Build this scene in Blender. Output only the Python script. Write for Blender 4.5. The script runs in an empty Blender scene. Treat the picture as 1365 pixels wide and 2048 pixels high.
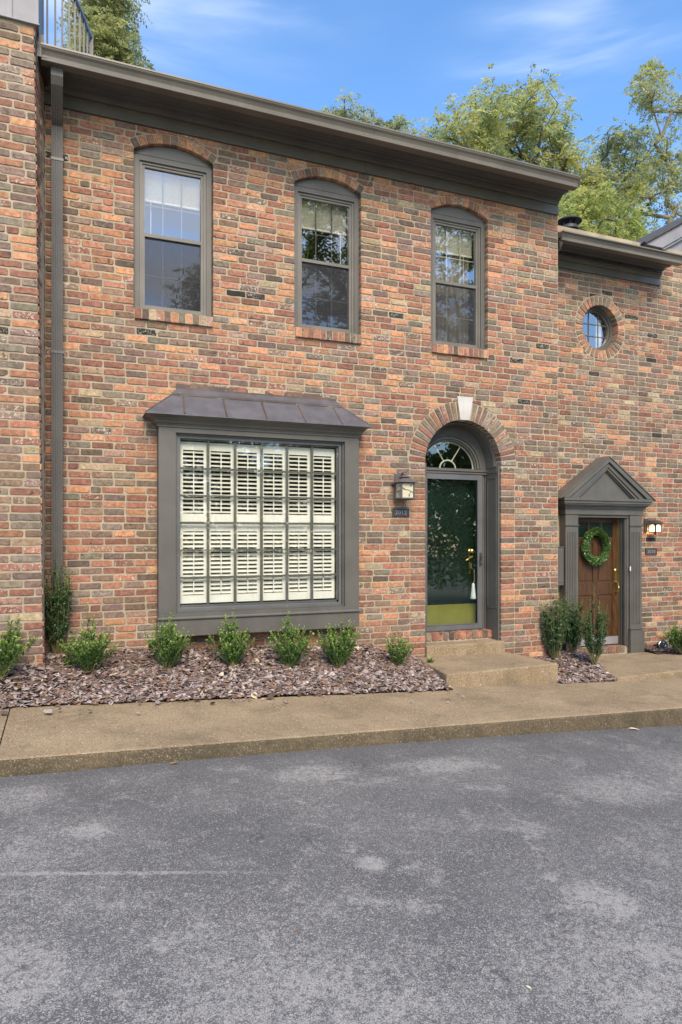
import bpy, bmesh, math, random
import numpy as np
from mathutils import Vector, Matrix, noise
from mathutils.geometry import tessellate_polygon
R = math.radians
C = bpy.context.scene.collection
S = bpy.context.scene

# ------------------------------------------------------------------ camera, sky, sun, exposure
cd = bpy.data.cameras.new("camera")
cam = bpy.data.objects.new("camera", cd); C.objects.link(cam); S.camera = cam
cd.sensor_fit = 'VERTICAL'; cd.sensor_height = 36.0; cd.sensor_width = 24.0
cd.lens = 1372.0 / 2048.0 * 36.0
cd.shift_y = 48.0 / 2048.0
cd.clip_end = 2000; cd.clip_start = 0.05
cam.location = (0, -7.4, 1.6)
cam.rotation_euler = (R(90), 0, R(-22.05))
SUN_EL, SUN_AZ = 44.0, 188.0          # azimuth clockwise from +Y
w = bpy.data.worlds.new("World"); S.world = w; w.use_nodes = True
nt = w.node_tree; N = nt.nodes; LK = nt.links
bg = N["Background"]; bg.inputs[1].default_value = 0.14
sky = N.new("ShaderNodeTexSky"); sky.sky_type = 'NISHITA'; sky.sun_disc = False
sky.sun_elevation = R(SUN_EL); sky.sun_rotation = R(SUN_AZ)
sky.air_density = 1.0; sky.dust_density = 0.4; sky.ozone_density = 2.5
hs = N.new("ShaderNodeHueSaturation"); hs.inputs['Saturation'].default_value = 1.16
LK.new(sky.outputs[0], hs.inputs['Color'])
tc = N.new("ShaderNodeTexCoord")
def wcloud(scale, rot, sc, lo, hi, det=6.0, dist=0.4):
    mp = N.new("ShaderNodeMapping"); mp.inputs['Rotation'].default_value = rot; mp.inputs['Scale'].default_value = sc
    LK.new(tc.outputs['Generated'], mp.inputs['Vector'])
    no = N.new("ShaderNodeTexNoise"); no.inputs['Scale'].default_value = scale; no.inputs['Detail'].default_value = det
    no.inputs['Distortion'].default_value = dist; no.inputs['Roughness'].default_value = 0.5
    LK.new(mp.outputs[0], no.inputs['Vector'])
    mr = N.new("ShaderNodeMapRange"); mr.interpolation_type = 'SMOOTHSTEP'
    mr.inputs['From Min'].default_value = lo; mr.inputs['From Max'].default_value = hi
    LK.new(no.outputs['Fac'], mr.inputs['Value'])
    return mr.outputs[0]
def wdir(d, r0, r1):                      # soft patch of cloud round one compass direction
    v = N.new("ShaderNodeVectorMath"); v.operation = 'DISTANCE'
    nrm = N.new("ShaderNodeVectorMath"); nrm.operation = 'NORMALIZE'
    LK.new(tc.outputs['Generated'], nrm.inputs[0])
    mp = N.new("ShaderNodeMapping"); mp.inputs['Scale'].default_value = (1, 1, 2.6)
    LK.new(nrm.outputs[0], mp.inputs[0]); LK.new(mp.outputs[0], v.inputs[0])
    dd = Vector(d).normalized(); v.inputs[1].default_value = (dd.x, dd.y, dd.z * 2.6)
    mr = N.new("ShaderNodeMapRange"); mr.interpolation_type = 'SMOOTHSTEP'
    mr.inputs['From Min'].default_value = r1; mr.inputs['From Max'].default_value = r0
    LK.new(v.outputs['Value'], mr.inputs['Value'])
    return mr.outputs[0]
def mth(op, a, b, T=None, **k):
    T = T or nt
    n = T.nodes.new("ShaderNodeMath"); n.operation = op
    for i, q in enumerate((a, b)):
        if isinstance(q, (int, float)): n.inputs[i].default_value = q
        elif q is not None: T.links.new(q, n.inputs[i])
    if k.get('clamp'): n.use_clamp = True
    return n.outputs[0]
wisp = wcloud(2.2, (0.1, 0.15, R(20)), (1.0, 1.6, 7.0), 0.42, 0.78)
fine = wcloud(7.0, (0.2, -0.1, R(30)), (1.0, 1.3, 6.0), 0.25, 0.75)
p1 = mth('MULTIPLY', wdir((0.20, 1.00, 0.78), 0.02, 0.24), 0.62)
p2 = mth('MULTIPLY', wdir((0.67, 0.807, 0.70), 0.02, 0.20), 0.8)
p3 = mth('MULTIPLY', wdir((-0.02, 1.08, 0.74), 0.02, 0.18), 0.4)
p4 = mth('MULTIPLY', wdir((0.95, 0.74, 0.40), 0.1, 0.5), 0.35)
pp = mth('ADD', mth('ADD', p1, p2), mth('ADD', p3, p4))
cf = mth('MULTIPLY', mth('MULTIPLY', pp, mth('ADD', wisp, 0.04)), mth('ADD', mth('MULTIPLY', fine, 0.6), 0.4), clamp=True)
south = wdir((0.2, -1.0, 0.45), 0.1, 1.3)                 # broken cloud behind the camera, seen in the panes
cf2 = mth('MULTIPLY', south, mth('MULTIPLY', wcloud(4.5, (0, 0.1, 0.4), (1, 1, 3.0), 0.36, 0.60), 1.0))
cfa = mth('ADD', cf, cf2, clamp=True)
mix = N.new("ShaderNodeMixRGB"); LK.new(cfa, mix.inputs[0]); LK.new(hs.outputs[0], mix.inputs[1])
mix.inputs[2].default_value = (3.6, 4.0, 4.8, 1)
LK.new(mix.outputs[0], bg.inputs[0])
sl = bpy.data.lights.new("sun", 'SUN'); sl.energy = 2.15; sl.angle = R(32); sl.color = (1.0, 0.85, 0.66)
so = bpy.data.objects.new("sun", sl); C.objects.link(so)
sd = Vector((math.sin(R(SUN_AZ)) * math.cos(R(SUN_EL)), math.cos(R(SUN_AZ)) * math.cos(R(SUN_EL)), math.sin(R(SUN_EL))))
so.rotation_euler = (-sd).to_track_quat('-Z', 'Y').to_euler(); so.location = (0, 0, 30)
S.view_settings.view_transform = 'Standard'; S.view_settings.look = 'None'
S.view_settings.exposure = 1.25; S.view_settings.gamma = 1.0
S.render.engine = 'CYCLES'
S.cycles.max_bounces = 8; S.cycles.transparent_max_bounces = 12; S.cycles.glossy_bounces = 4

# ------------------------------------------------------------------ materials
def newmat(name):
    m = bpy.data.materials.new(name); m.use_nodes = True
    return m, m.node_tree, m.node_tree.nodes["Principled BSDF"]
def noise_n(t, scale, det=4, rough=.55, vec=None, dist=0):
    n = t.nodes.new("ShaderNodeTexNoise"); n.inputs['Scale'].default_value = scale; n.inputs['Detail'].default_value = det
    n.inputs['Roughness'].default_value = rough; n.inputs['Distortion'].default_value = dist
    if vec is None:
        c = t.nodes.new("ShaderNodeNewGeometry"); vec = c.outputs['Position']
    t.links.new(vec, n.inputs['Vector'])
    return n.outputs['Fac']
def ramp(t, fac, a, b, lo=0., hi=1.):
    m = t.nodes.new("ShaderNodeMapRange"); m.inputs['From Min'].default_value = a; m.inputs['From Max'].default_value = b
    m.inputs['To Min'].default_value = lo; m.inputs['To Max'].default_value = hi; m.interpolation_type = 'SMOOTHSTEP'
    t.links.new(fac, m.inputs['Value']); return m.outputs[0]
def mixc(t, fac, a, b, mode='MIX'):
    n = t.nodes.new("ShaderNodeMixRGB"); n.blend_type = mode
    for i, q in enumerate((fac, a, b)):
        if isinstance(q, (int, float)): n.inputs[i].default_value = q
        elif isinstance(q, tuple): n.inputs[i].default_value = (*q, 1) if len(q) == 3 else q
        else: t.links.new(q, n.inputs[i])
    return n.outputs[0]
def bump(t, b, h, strength, dist):
    n = t.nodes.new("ShaderNodeBump"); n.inputs['Strength'].default_value = strength; n.inputs['Distance'].default_value = dist
    t.links.new(h, n.inputs['Height']); t.links.new(n.outputs[0], b.inputs['Normal'])
def paint(name, col, rough=.55, var=.12, bscale=60, bs=.15, metal=0., streak=True):
    m, t, b = newmat(name)
    f = noise_n(t, 3.0, 5); f2 = noise_n(t, 40, 3)
    c = mixc(t, ramp(t, f, .3, .7), tuple(x * (1 - var) for x in col), tuple(x * (1 + var) for x in col))
    c = mixc(t, ramp(t, f2, .55, .8, 0, .25), c, tuple(x * .7 + .03 for x in col))
    if streak:
        g = t.nodes.new("ShaderNodeNewGeometry"); mp = t.nodes.new("ShaderNodeMapping"); mp.inputs['Scale'].default_value = (22, 22, 1.6)
        t.links.new(g.outputs['Position'], mp.inputs[0])
        c = mixc(t, ramp(t, noise_n(t, 1.0, 5, .6, mp.outputs[0]), .52, .75, 0, .28), c, tuple(x * .62 for x in col))
    t.links.new(c, b.inputs['Base Color']); b.inputs['Roughness'].default_value = rough; b.inputs['Metallic'].default_value = metal
    bump(t, b, noise_n(t, bscale, 3), bs, .003)
    return m
def attrmat(name, rough=.9, mott=.35, spots=True, bscale=90, bdist=.004):
    m, t, b = newmat(name)
    a = t.nodes.new("ShaderNodeAttribute"); a.attribute_name = "bcol"
    n1 = noise_n(t, 28, 5, .65); n2 = noise_n(t, 110, 3, .6); n3 = noise_n(t, 45, 4, .7, dist=.6)
    v = mth('MULTIPLY', ramp(t, n1, .25, .75, 1 - mott, 1 + mott), ramp(t, n2, .2, .8, .85, 1.15), t)
    hsv = t.nodes.new("ShaderNodeHueSaturation"); hsv.inputs['Saturation'].default_value = .88 if spots else 1.; t.links.new(v, hsv.inputs['Value']); t.links.new(a.outputs['Color'], hsv.inputs['Color'])
    c = hsv.outputs[0]
    if spots:                                            # old limewash clinging to some bricks, soot on others
        c = mixc(t, mth('MULTIPLY', ramp(t, n3, .54, .62), ramp(t, a.outputs['Alpha'], .80, .95), t), c, (.52, .46, .38))
        n4 = noise_n(t, 20, 4, .6)
        c = mixc(t, mth('MULTIPLY', ramp(t, n4, .56, .68, 0, .8), ramp(t, a.outputs['Alpha'], .45, .2), t), c, (.05, .04, .04))
    if spots:                                            # slow weathering across the wall
        c = mixc(t, ramp(t, noise_n(t, .9, 5, .6), .46, .74, 0, .12), c, (.36, .27, .18))
        c = mixc(t, ramp(t, noise_n(t, 1.7, 5, .65), .52, .74, 0, .22), c, (.14, .090, .062))
    t.links.new(c, b.inputs['Base Color']); b.inputs['Roughness'].default_value = rough
    b.inputs['Specular IOR Level'].default_value = .25
    bump(t, b, mth('ADD', n2, n1, t), .5, bdist)
    return m
M = {}
M['brick'] = attrmat('old_brick')
m, t, b = newmat('lime_mortar'); M['mortar'] = m
c = mixc(t, ramp(t, noise_n(t, 5, 5), .3, .7), (.30, .245, .17), (.425, .355, .25))
c = mixc(t, ramp(t, noise_n(t, 130, 3), .5, .75, 0, .5), c, (.20, .17, .12))
t.links.new(c, b.inputs['Base Color']); b.inputs['Roughness'].default_value = .95; bump(t, b, noise_n(t, 160, 4), .6, .004)
M['trim'] = paint('grey_brown_trim_paint', (.104, .098, .084), .45)
M['gutter'] = paint('gutter_enamel', (.145, .13, .105), .38)
M['spout'] = paint('downspout_enamel', (.12, .112, .10), .4)
M['bronze'] = paint('bronze_storm_frame', (.15, .135, .11), .4)
M['steel'] = paint('storm_door_frame', (.115, .12, .125), .35)
M['stone'] = paint('pale_keystone', (.50, .48, .44), .8)
M['siding'] = paint('skylit_gable_grey', (.24, .235, .245), .6)  # trim grey made lighter: the skylight on the gable is put into the colour
M['white'] = paint('off_white_shutter', (.80, .775, .70), .5, .05)
M['cream'] = paint('cream_muntin', (.55, .52, .40), .5)
M['blind'] = paint('pale_blind', (.80, .78, .66), .7, .04)
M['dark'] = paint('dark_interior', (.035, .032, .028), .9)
M['muntin'] = paint('dark_muntin', (.105, .10, .088), .5)
M['green'] = paint('black_green_door', (.007, .017, .012), .22, .1)
M['brass'] = paint('brass', (.62, .46, .15), .28, .1, metal=.9, bs=.05)
M['kick'] = paint('dull_brass_plate', (.30, .27, .05), .38, .15, bs=.05, metal=.4)
M['black'] = paint('black_metal', (.05, .043, .045), .45)
M['hat'] = paint('lantern_metal', (.10, .085, .09), .45)
M['plate'] = paint('slate_plate', (.045, .048, .055), .6)
M['digit'] = paint('pale_digits', (.30, .27, .23), .6)
M['shingle'] = paint('roof_shingle', (.07, .065, .06), .95, .3, 30, .8)
M['rail'] = paint('blue_black_rail', (.055, .055, .085), .4)
M['railtop'] = paint('pale_blue_rail', (.22, .30, .45), .35)
M['tag'] = paint('white_tassel', (.62, .66, .66), .7)
M['bulb'] = paint('ivory_bell_push', (.75, .70, .58), .4)
M['soil'] = paint('damp_soil', (.045, .032, .026), 1., .3)
M['bark'] = paint('tree_bark', (.10, .088, .068), .95, .3, 18, .8)
M['barkpale'] = paint('pale_tree_bark', (.20, .175, .12), .95, .35, 18, .8)
M['stem'] = paint('shrub_stem', (.17, .16, .06), .9)
M['room'] = paint('room_wall', (.35, .31, .24), .9)
# copper roof
m, t, b = newmat('weathered_copper'); M['copper'] = m
c = mixc(t, ramp(t, noise_n(t, 6, 5), .3, .7), (.105, .103, .112), (.145, .143, .158))
c = mixc(t, ramp(t, noise_n(t, 14, 4), .66, .76, 0, .22), c, (.14, .09, .07))
vo = t.nodes.new("ShaderNodeTexVoronoi"); vo.inputs['Scale'].default_value = 9
g = t.nodes.new("ShaderNodeNewGeometry"); t.links.new(g.outputs['Position'], vo.inputs['Vector'])
c = mixc(t, ramp(t, vo.outputs['Distance'], .05, .03), c, (.45, .47, .50))
t.links.new(c, b.inputs['Base Color']); b.inputs['Roughness'].default_value = .42; b.inputs['Metallic'].default_value = .25
M['patina'] = paint('green_patina', (.17, .27, .21), .8)
M['copperbrown'] = paint('brown_copper_edge', (.105, .068, .052), .6, .4)
# lit and unlit lantern glass
m, t, b = newmat('lit_lantern_glass'); M['lit'] = m
b.inputs['Base Color'].default_value = (.9, .75, .5, 1); b.inputs['Emission Color'].default_value = (1, .74, .36, 1); b.inputs['Emission Strength'].default_value = 1.1
m, t, b = newmat('cream_lantern_glass'); M['creamglass'] = m
b.inputs['Base Color'].default_value = (.56, .52, .36, 1); b.inputs['Roughness'].default_value = .25
b.inputs['IOR'].default_value = 1.4
# glass
def glass(name, fac, ior=1.5, tint=(1, 1, 1), wav=.06, ws=1.6):
    m = bpy.data.materials.new(name); m.use_nodes = True; t = m.node_tree
    for n in list(t.nodes): t.nodes.remove(n)
    o = t.nodes.new("ShaderNodeOutputMaterial"); mx = t.nodes.new("ShaderNodeMixShader")
    tr = t.nodes.new("ShaderNodeBsdfTransparent"); tr.inputs[0].default_value = (*tint, 1)
    gl = t.nodes.new("ShaderNodeBsdfGlossy"); gl.inputs['Roughness'].default_value = .0
    fr = t.nodes.new("ShaderNodeFresnel"); fr.inputs[0].default_value = ior
    bn = t.nodes.new("ShaderNodeBump"); bn.inputs['Strength'].default_value = wav; bn.inputs['Distance'].default_value = .02
    t.links.new(noise_n(t, ws, 2), bn.inputs['Height']); t.links.new(bn.outputs[0], gl.inputs['Normal'])
    ge = t.nodes.new('ShaderNodeNewGeometry'); t.links.new(mth('MULTIPLY', mth('ADD', fr.outputs[0], fac, t, clamp=True), mth('SUBTRACT', 1., ge.outputs['Backfacing'], t), t), mx.inputs[0])
    t.links.new(tr.outputs[0], mx.inputs[1]); t.links.new(gl.outputs[0], mx.inputs[2]); t.links.new(mx.outputs[0], o.inputs[0])
    return m
M['glass_up'] = glass('upper_window_glass', .32)
M['glass_bay'] = glass('bay_window_glass', .10, tint=(.99, 1, .98))
M['glass_door'] = glass('storm_door_glass', .12, tint=(.97, 1, .97))
m = bpy.data.materials.new('insect_screen'); m.use_nodes = True; t = m.node_tree; M['screen'] = m
for n in list(t.nodes): t.nodes.remove(n)
o = t.nodes.new("ShaderNodeOutputMaterial"); mx = t.nodes.new("ShaderNodeMixShader"); mx.inputs[0].default_value = .27
tr = t.nodes.new("ShaderNodeBsdfTransparent"); df = t.nodes.new("ShaderNodeBsdfDiffuse"); df.inputs[0].default_value = (.07, .07, .075, 1)
t.links.new(tr.outputs[0], mx.inputs[1]); t.links.new(df.outputs[0], mx.inputs[2]); t.links.new(mx.outputs[0], o.inputs[0])
# leaves
def leafmat(name, rough=.5, trans=.35, vscale=1.0, spec=.3):
    m, t, b = newmat(name)
    a = t.nodes.new("ShaderNodeAttribute"); a.attribute_name = "bcol"
    t.links.new(a.outputs['Color'], b.inputs['Base Color']); b.inputs['Roughness'].default_value = rough
    b.inputs['Specular IOR Level'].default_value = spec
    tl = t.nodes.new("ShaderNodeBsdfTranslucent"); t.links.new(a.outputs['Color'], tl.inputs[0])
    mx = t.nodes.new("ShaderNodeMixShader"); mx.inputs[0].default_value = trans
    o = t.nodes["Material Output"]; t.links.new(b.outputs[0], mx.inputs[1]); t.links.new(tl.outputs[0], mx.inputs[2]); t.links.new(mx.outputs[0], o.inputs[0])
    return m
M['leaf'] = leafmat('tree_leaf', .55, .62); M['shrubleaf'] = leafmat('glossy_shrub_leaf', .35, .2, spec=.5)
M['chips'] = attrmat('bark_chip', .85, .3, False, 60, .003)
M['dry'] = paint('dry_leaf', (.28, .17, .10), .8, .3); M['pale'] = paint('pale_leaf', (.62, .55, .38), .7, .2)
# woodgrain door
m, t, b = newmat('stained_oak'); M['oak'] = m
g = t.nodes.new("ShaderNodeNewGeometry"); mp = t.nodes.new("ShaderNodeMapping"); mp.inputs['Scale'].default_value = (30, 30, 2.2)
t.links.new(g.outputs['Position'], mp.inputs[0])
c = mixc(t, ramp(t, noise_n(t, 2.5, 6, .6, mp.outputs[0]), .3, .7), (.045, .021, .009), (.105, .050, .020))
t.links.new(c, b.inputs['Base Color']); b.inputs['Roughness'].default_value = .38
# asphalt with worn seal coat
m, t, b = newmat('seal_coated_asphalt'); M['asphalt'] = m
g = t.nodes.new("ShaderNodeNewGeometry"); P = g.outputs['Position']
big = noise_n(t, .8, 6, .6, P); mid = noise_n(t, 4.0, 5, .62, P, .6)
wear = mth('ADD', mth('MULTIPLY', ramp(t, big, .38, .68), .26, t), mth('MULTIPLY', ramp(t, mid, .50, .72), .50, t), t)
def blob(cx, cy, r, amp, sy=1.0):
    mp = t.nodes.new("ShaderNodeMapping"); mp.inputs['Location'].default_value = (-cx, -cy * sy, 0); mp.inputs['Scale'].default_value = (1, sy, 0)
    t.links.new(P, mp.inputs[0]); l = t.nodes.new("ShaderNodeVectorMath"); l.operation = 'LENGTH'; t.links.new(mp.outputs[0], l.inputs[0])
    d = mth('ADD', l.outputs['Value'], mth('MULTIPLY', mth('SUBTRACT', mid, .5, t), r * 1.6, t), t)
    return ramp(t, d, r, r * .35, 0, amp)
for q in ((.14, -3.48, .15, .6), (1.43, -4.28, .10, .9), (-.16, -4.68, .28, .6), (-.24, -2.86, .30, .45), (1.60, -2.92, .42, .5, 1.9),
          (2.60, -2.95, .5, .50, 2.2), (2.28, -4.90, .22, .5), (3.58, -3.71, .5, .45, 1.5), (.0, -3.55, .5, .22), (2.1, -5.5, .7, .3), (.75, -5.2, .5, .25), (4.9, -3.6, .9, .3)):
    wear = mth('ADD', wear, blob(*q), t)
# ghost of a parking line
mp = t.nodes.new("ShaderNodeMapping"); mp.inputs['Rotation'].default_value = (0, 0, R(16.4)); mp.inputs['Location'].default_value = (0, 0, 0)
t.links.new(P, mp.inputs[0]); sx = t.nodes.new("ShaderNodeSeparateXYZ"); t.links.new(mp.outputs[0], sx.inputs[0])
ca, sa = math.cos(R(16.4)), math.sin(R(16.4)); yc = sa * (.268) + ca * (-4.030); xe = ca * .90 - sa * -4.2
dl = mth('ABSOLUTE', mth('SUBTRACT', sx.outputs[1], yc, t), None, t)
line = mth('MULTIPLY', ramp(t, dl, .022, .008, 0, .55), ramp(t, sx.outputs[0], xe + .25, xe - .5), t)
wear = mth('ADD', wear, line, t)
sxyz = t.nodes.new("ShaderNodeSeparateXYZ"); t.links.new(P, sxyz.inputs[0])
edge = mth('ADD', mth('SUBTRACT', sxyz.outputs[1], mth('MULTIPLY', sxyz.outputs[0], .04, t), t), mth('MULTIPLY', mth('SUBTRACT', mid, .5, t), .4, t), t)
wear = mth('MULTIPLY', wear, ramp(t, edge, -2.52, -2.72, .12, 1.), t)
v1 = t.nodes.new("ShaderNodeTexVoronoi"); v1.inputs['Scale'].default_value = 260; t.links.new(P, v1.inputs['Vector'])
v2 = t.nodes.new("ShaderNodeTexVoronoi"); v2.inputs['Scale'].default_value = 75; t.links.new(P, v2.inputs['Vector'])
sp = t.nodes.new("ShaderNodeSeparateColor"); t.links.new(v1.outputs['Color'], sp.inputs[0])
sp2 = t.nodes.new("ShaderNodeSeparateColor"); t.links.new(v2.outputs['Color'], sp2.inputs[0])
near = ramp(t, sxyz.outputs[1], -2.4, -5.6, .05, .27)
wr = mth('ADD', wear, near, t)
expo = mth('GREATER_THAN', mth('ADD', sp.outputs[0], mth('MULTIPLY', mth('MULTIPLY', wr, ramp(t, noise_n(t, 30, 4, .7, P), .35, .65, .45, 1.5), t), .95, t), t), .985, t)
expo2 = mth('MULTIPLY', mth('GREATER_THAN', mth('ADD', sp2.outputs[0], mth('MULTIPLY', wr, .10, t), t), .965, t), ramp(t, v2.outputs['Distance'], .5, .3), t)
base = mixc(t, ramp(t, noise_n(t, 2.2, 4, .5, P), .3, .7), (.099, .098, .096), (.124, .122, .118))
base = mixc(t, ramp(t, noise_n(t, 170, 3, .7, P), .45, .62, 0, .55), base, (.045, .045, .045))
stonec = mixc(t, sp.outputs[1], (.20, .195, .186), (.50, .475, .43))
gr_ = ramp(t, noise_n(t, 26, 4, .7, P), .38, .62)
c = mixc(t, mth('MULTIPLY', mth('MULTIPLY', wear, gr_, t), .52, t, clamp=True), base, (.265, .258, .245))
c = mixc(t, mth('MULTIPLY', expo, .72, t), c, stonec)
c = mixc(t, mth('MULTIPLY', expo2, .8, t), c, mixc(t, sp2.outputs[1], (.45, .42, .38), (.36, .27, .20)))
ck = t.nodes.new("ShaderNodeTexVoronoi"); ck.feature = 'DISTANCE_TO_EDGE'; ck.inputs['Scale'].default_value = .55
wv = t.nodes.new("ShaderNodeVectorMath"); wv.operation = 'ADD'; t.links.new(P, wv.inputs[0])
nn = t.nodes.new("ShaderNodeTexNoise"); nn.inputs['Scale'].default_value = 5; nn.inputs['Detail'].default_value = 6; t.links.new(P, nn.inputs['Vector'])
ss = t.nodes.new("ShaderNodeVectorMath"); ss.operation = 'SCALE'; ss.inputs['Scale'].default_value = .5; t.links.new(nn.outputs['Color'], ss.inputs[0])
t.links.new(ss.outputs[0], wv.inputs[1]); t.links.new(wv.outputs[0], ck.inputs['Vector'])
crack = mth('MULTIPLY', ramp(t, ck.outputs['Distance'], .0050, .0012), ramp(t, noise_n(t, 1.3, 3, .5, P), .50, .56), t)
c = mixc(t, mth('MULTIPLY', crack, .5, t), c, (.03, .03, .032))
t.links.new(c, b.inputs['Base Color']); b.inputs['Roughness'].default_value = .82
hh = mth('ADD', mth('MULTIPLY', expo, .6, t), noise_n(t, 240, 3, .6, P), t)
bump(t, b, hh, .55, .004)
# exposed aggregate concrete
def aggregate(name, base0, base1, dirt, dirtamt, k=1.0):
    m, t, b = newmat(name)
    g = t.nodes.new("ShaderNodeNewGeometry"); P = g.outputs['Position']
    v1 = t.nodes.new("ShaderNodeTexVoronoi"); v1.inputs['Scale'].default_value = 95; t.links.new(P, v1.inputs['Vector'])
    sp = t.nodes.new("ShaderNodeSeparateColor"); t.links.new(v1.outputs['Color'], sp.inputs[0])
    v2 = t.nodes.new("ShaderNodeTexVoronoi"); v2.inputs['Scale'].default_value = 70; t.links.new(P, v2.inputs['Vector'])
    sp2 = t.nodes.new("ShaderNodeSeparateColor"); t.links.new(v2.outputs['Color'], sp2.inputs[0])
    c = mixc(t, ramp(t, noise_n(t, 1.6, 5, .6, P), .3, .7), base0, base1)
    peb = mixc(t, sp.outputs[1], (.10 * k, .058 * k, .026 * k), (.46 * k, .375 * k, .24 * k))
    c = mixc(t, mth('MULTIPLY', ramp(t, v1.outputs['Distance'], .60, .35), .75, t), c, peb)
    c = mixc(t, mth('MULTIPLY', mth('GREATER_THAN', sp2.outputs[0], .972, t), ramp(t, v2.outputs['Distance'], .45, .25), t), c, (.56 * k, .53 * k, .46 * k))
    c = mixc(t, ramp(t, noise_n(t, 2.4, 5, .65, P, .5), .48, .72, 0, dirtamt), c, dirt)
    t.links.new(c, b.inputs['Base Color']); b.inputs['Roughness'].default_value = .88
    bump(t, b, mth('SUBTRACT', 1., v1.outputs['Distance'], t), .5, .004)
    return m
M['walk'] = aggregate('exposed_aggregate', (.22, .158, .088), (.33, .245, .145), (.14, .105, .062), .55)
M['kerbface'] = aggregate('mossy_kerb_face', (.068, .053, .029), (.11, .08, .043), (.045, .042, .02), .85, .50)

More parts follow.
